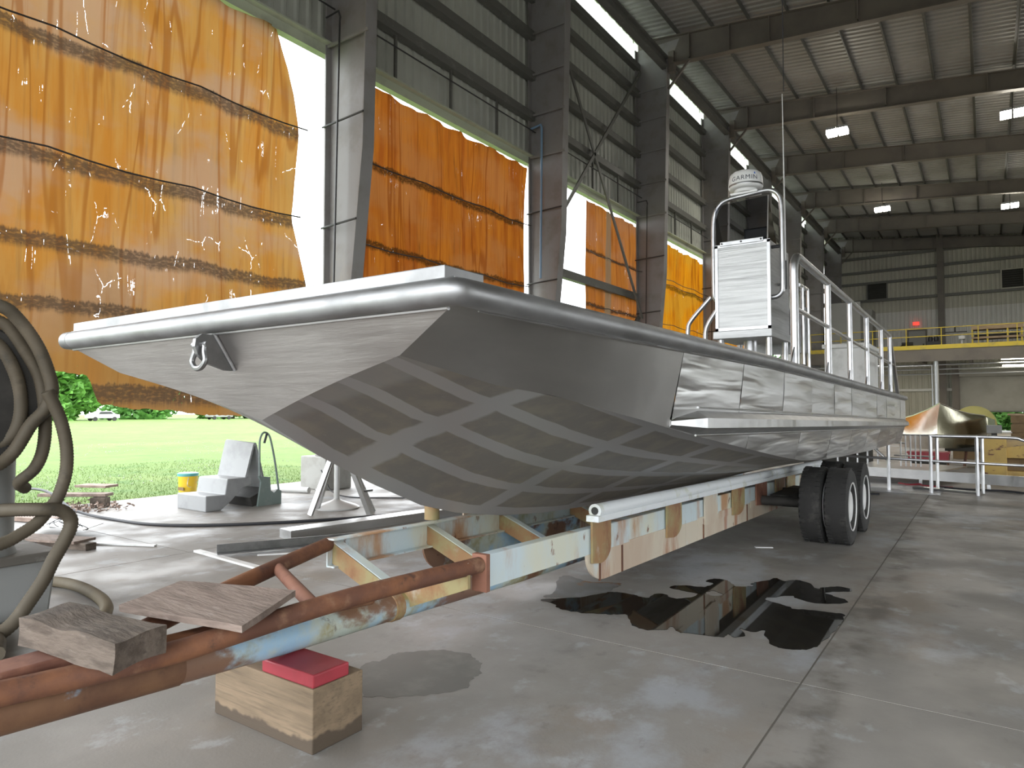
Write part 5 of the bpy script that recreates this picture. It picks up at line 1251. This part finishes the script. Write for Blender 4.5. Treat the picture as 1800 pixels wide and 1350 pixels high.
MB().tube([(-2.35,18.45,.8),(-1.9,18.45,.35)], .03, 8).build('brace', M['alu_bright'], b2)
dk = empty('dark_cabinet', (-3.4, 20.5, 0), 'dark equipment cabinet low behind the trailer wheels', 'cabinet')
MB().box(-4.2,-2.6,20.2,21.2,0,1.0).build('body', M['dark'], dk, smooth=False, bevel=.03)
MB().box(-3.9,-2.8,20.18,20.2,.3,.8).build('panel', M['drum'], dk, smooth=False)
rc = empty('red_crate', (-1.0, 21.0, 0), 'low red crate below the shiny hull section', 'crate')
MB().box(-1.75,-.85,21.0,21.6,.28,.46).build('body', M['red'], rc, smooth=False)
MB().box(-1.78,-.82,20.98,21.62,.46,.5).build('rim', M['red'], rc, smooth=False)
MB().box(-1.7,-.9,21.05,21.55,0,.28).build('skid', M['dark'], rc, smooth=False)
# small shiny hull section
h2 = empty('hull_section', (-.8, 23, 0), 'small shiny aluminium hull bow section with gold sheen on dark supports', 'boat hull')
stem = [(-1.05,22.0,1.79),(-1.12,22.0,1.2),(-1.13,22.02,.9),(-1.08,22.1,.58)]
rgt = [(-.70,22.1,1.58),(-.12,22.5,1.42),(.0,22.6,.95),(-.12,22.6,.58)]
b = MB(); 
R1 = [(-1.05,22.0,1.79),(-.72,22.7,1.60),(-.40,23.6,1.50),(-.06,24.6,1.44)]
R2 = [(-1.12,22.0,1.3),(-.74,22.5,1.30),(-.38,23.4,1.34),(-.02,24.5,1.38)]
R3 = [(-1.13,22.0,.95),(-.74,22.4,.95),(-.36,23.3,.95),(.02,24.4,.95)]
R4 = [(-1.06,22.1,.56),(-.75,22.5,.54),(-.42,23.4,.54),(-.10,24.5,.56)]
for r_ in (R1,R2,R3,R4): b.v += r_
b.f = [(i*4+j, i*4+j+1, (i+1)*4+j+1, (i+1)*4+j) for i in range(3) for j in range(3)]
b.build('starboard_skin', M['gold'], h2, ang=20)
b = MB()
L1 = [(-1.05,22.0,1.79),(-1.35,22.35,1.62),(-1.75,22.9,1.45),(-2.3,23.8,1.30)]
L2 = [(-1.12,22.0,1.3),(-1.45,22.3,1.25),(-1.85,22.8,1.2),(-2.35,23.7,1.15)]
L3 = [(-1.13,22.0,.95),(-1.45,22.25,.9),(-1.85,22.7,.9),(-2.3,23.6,.9)]
L4 = [(-1.06,22.1,.56),(-1.35,22.4,.5),(-1.75,22.85,.5),(-2.2,23.7,.5)]
for r_ in (L1,L2,L3,L4): b.v += r_
b.f = [(i*4+j, (i+1)*4+j, (i+1)*4+j+1, i*4+j+1) for i in range(3) for j in range(3)]
b.build('port_skin', M['gold_lit'], h2, ang=20)
MB().hexa([(-.10,24.5,.56),(.0,24.5,.56),(.25,26.3,.56),(-.1,26.3,.56),(-.06,24.55,1.43),(.02,24.5,1.40),(.2,26.3,1.3),(-.1,26.3,1.3)]).build('aft_skin', M['gold'], h2, smooth=False)
MB().tube([R1[0],R1[1],R1[2],R1[3]], .018, 6).tube([L1[0],L1[1],L1[2],L1[3]], .018, 6).build('sheer_edge', M['gold_lit'], h2)
MB().box(-1.0,-.15,22.9,24.4,.45,.54).build('cradle', M['dark'], h2, smooth=False)
for x in (-.95,-.55,-.15): MB().bar((x,23.0,.0),(x+.05,23.1,.46), .05, .05).build('cradle_leg', M['rust'], h2, smooth=False)
sp = empty('cable_spool', (-.42, 27, 0), 'round yellowish spool standing behind the hull section', 'spool')
MB().lathe([(0,-.35),(.62,-.35),(.62,-.3),(.3,-.3),(.3,.3),(.62,.3),(.62,.35),(0,.35)], (-.35,27.3,1.12), 'y', 36).build('drum', M['spool'], sp)
MB().lathe([(0,-.37),(.10,-.37),(.10,-.34),(0,-.34)], (-.35,27.3,1.12), 'y', 14).build('hub', M['dark'], sp)
MB().box(-.95,.25,26.9,27.7,0,.52).build('cradle', M['brown'], sp, smooth=False)
ym = empty('yellow_machine', (.4, 18.5, 0), 'chipped yellow steel machine body with dark recess behind the railing', 'machine')
MB().box(-.12,.34,18.5,19.3,.12,1.0).build('side_panel', M['machine'], ym, smooth=False, bevel=.02)
MB().hexa([(.34,18.6,.55),(1.6,18.6,.55),(1.6,19.3,.55),(.34,19.3,.55),(.34,18.6,.78),(1.6,18.6,1.0),(1.6,19.3,1.0),(.34,19.3,.95)]).build('boom', M['machine'], ym, smooth=False)
MB().box(.34,1.6,18.9,19.3,.12,.55).build('recess', M['brown'], ym, smooth=False)
MB().box(.3,1.5,18.6,18.9,.12,.26).build('sill', M['machine'], ym, smooth=False)
MB().box(-.05,.55,18.45,19.2,0,.12).build('skid', M['dark'], ym, smooth=False)
bb = empty('brown_crate', (1.2, 24, 0), 'brown slatted crate seen above the yellow machine', 'crate')
for k in range(5): MB().box(.55,2.6,24,24.05,.2+.26*k,.42+.26*k).build('board', M['brown'], bb, smooth=False)
MB().box(.6,2.55,24.05,25,0,1.45).build('body', M['brown'], bb, smooth=False)
MB().box(.5,2.65,23.95,25.05,1.45,1.5).build('lid', M['timber'], bb, smooth=False)
gb = MB().box(-.02,.30,21.0,21.4,1.02,1.22).build('grey_box', M['tank'], smooth=False, bevel=.01)
gb2 = MB().box(.0,.28,21.02,21.38,0,1.02)
bpy.data.objects.remove(gb)
gb = empty('grey_pedestal', (.14, 21.2, 0), 'grey box on a slim pedestal beside the hull section', 'box')
MB().box(-.02,.30,21.0,21.4,1.02,1.22).build('box', M['tank'], gb, smooth=False, bevel=.01)
MB().box(.08,.2,21.15,21.25,0,1.02).build('pedestal', M['dark'], gb, smooth=False)
for pts, lb_ in (([(-1.6,17.0,.02),(-1.4,16.75,.02),(-1.2,16.9,.03),(-1.1,16.7,.02),(-.6,16.6,.02)], 'tangled dark red cable under the gangway'), ([(-1.1,16.75,.02),(-.4,16.45,.02),(.3,16.5,.02),(.9,16.1,.02),(1.8,16.2,.02)], 'dark cable snaking on the floor below the gangway edge'), ([(-3.0,14.6,.015),(-2.2,14.5,.015),(-1.7,14.6,.015)], 'short black rod on the floor behind the tyres')):
    tag(MB().tube(smoothpath(pts, 6), .02, 6).build('floor_cable', M['red' if 'red' in lb_ else 'cable']), lb_, 'cable')
# hanging hoist cable
tag(MB().tube([(-2.55,11.3,15.0),(-2.56,11.3,6.7)], .008, 6).build('hoist_cable', M['cable']), 'thin dark cable hanging from the roof above the antenna', 'cable')
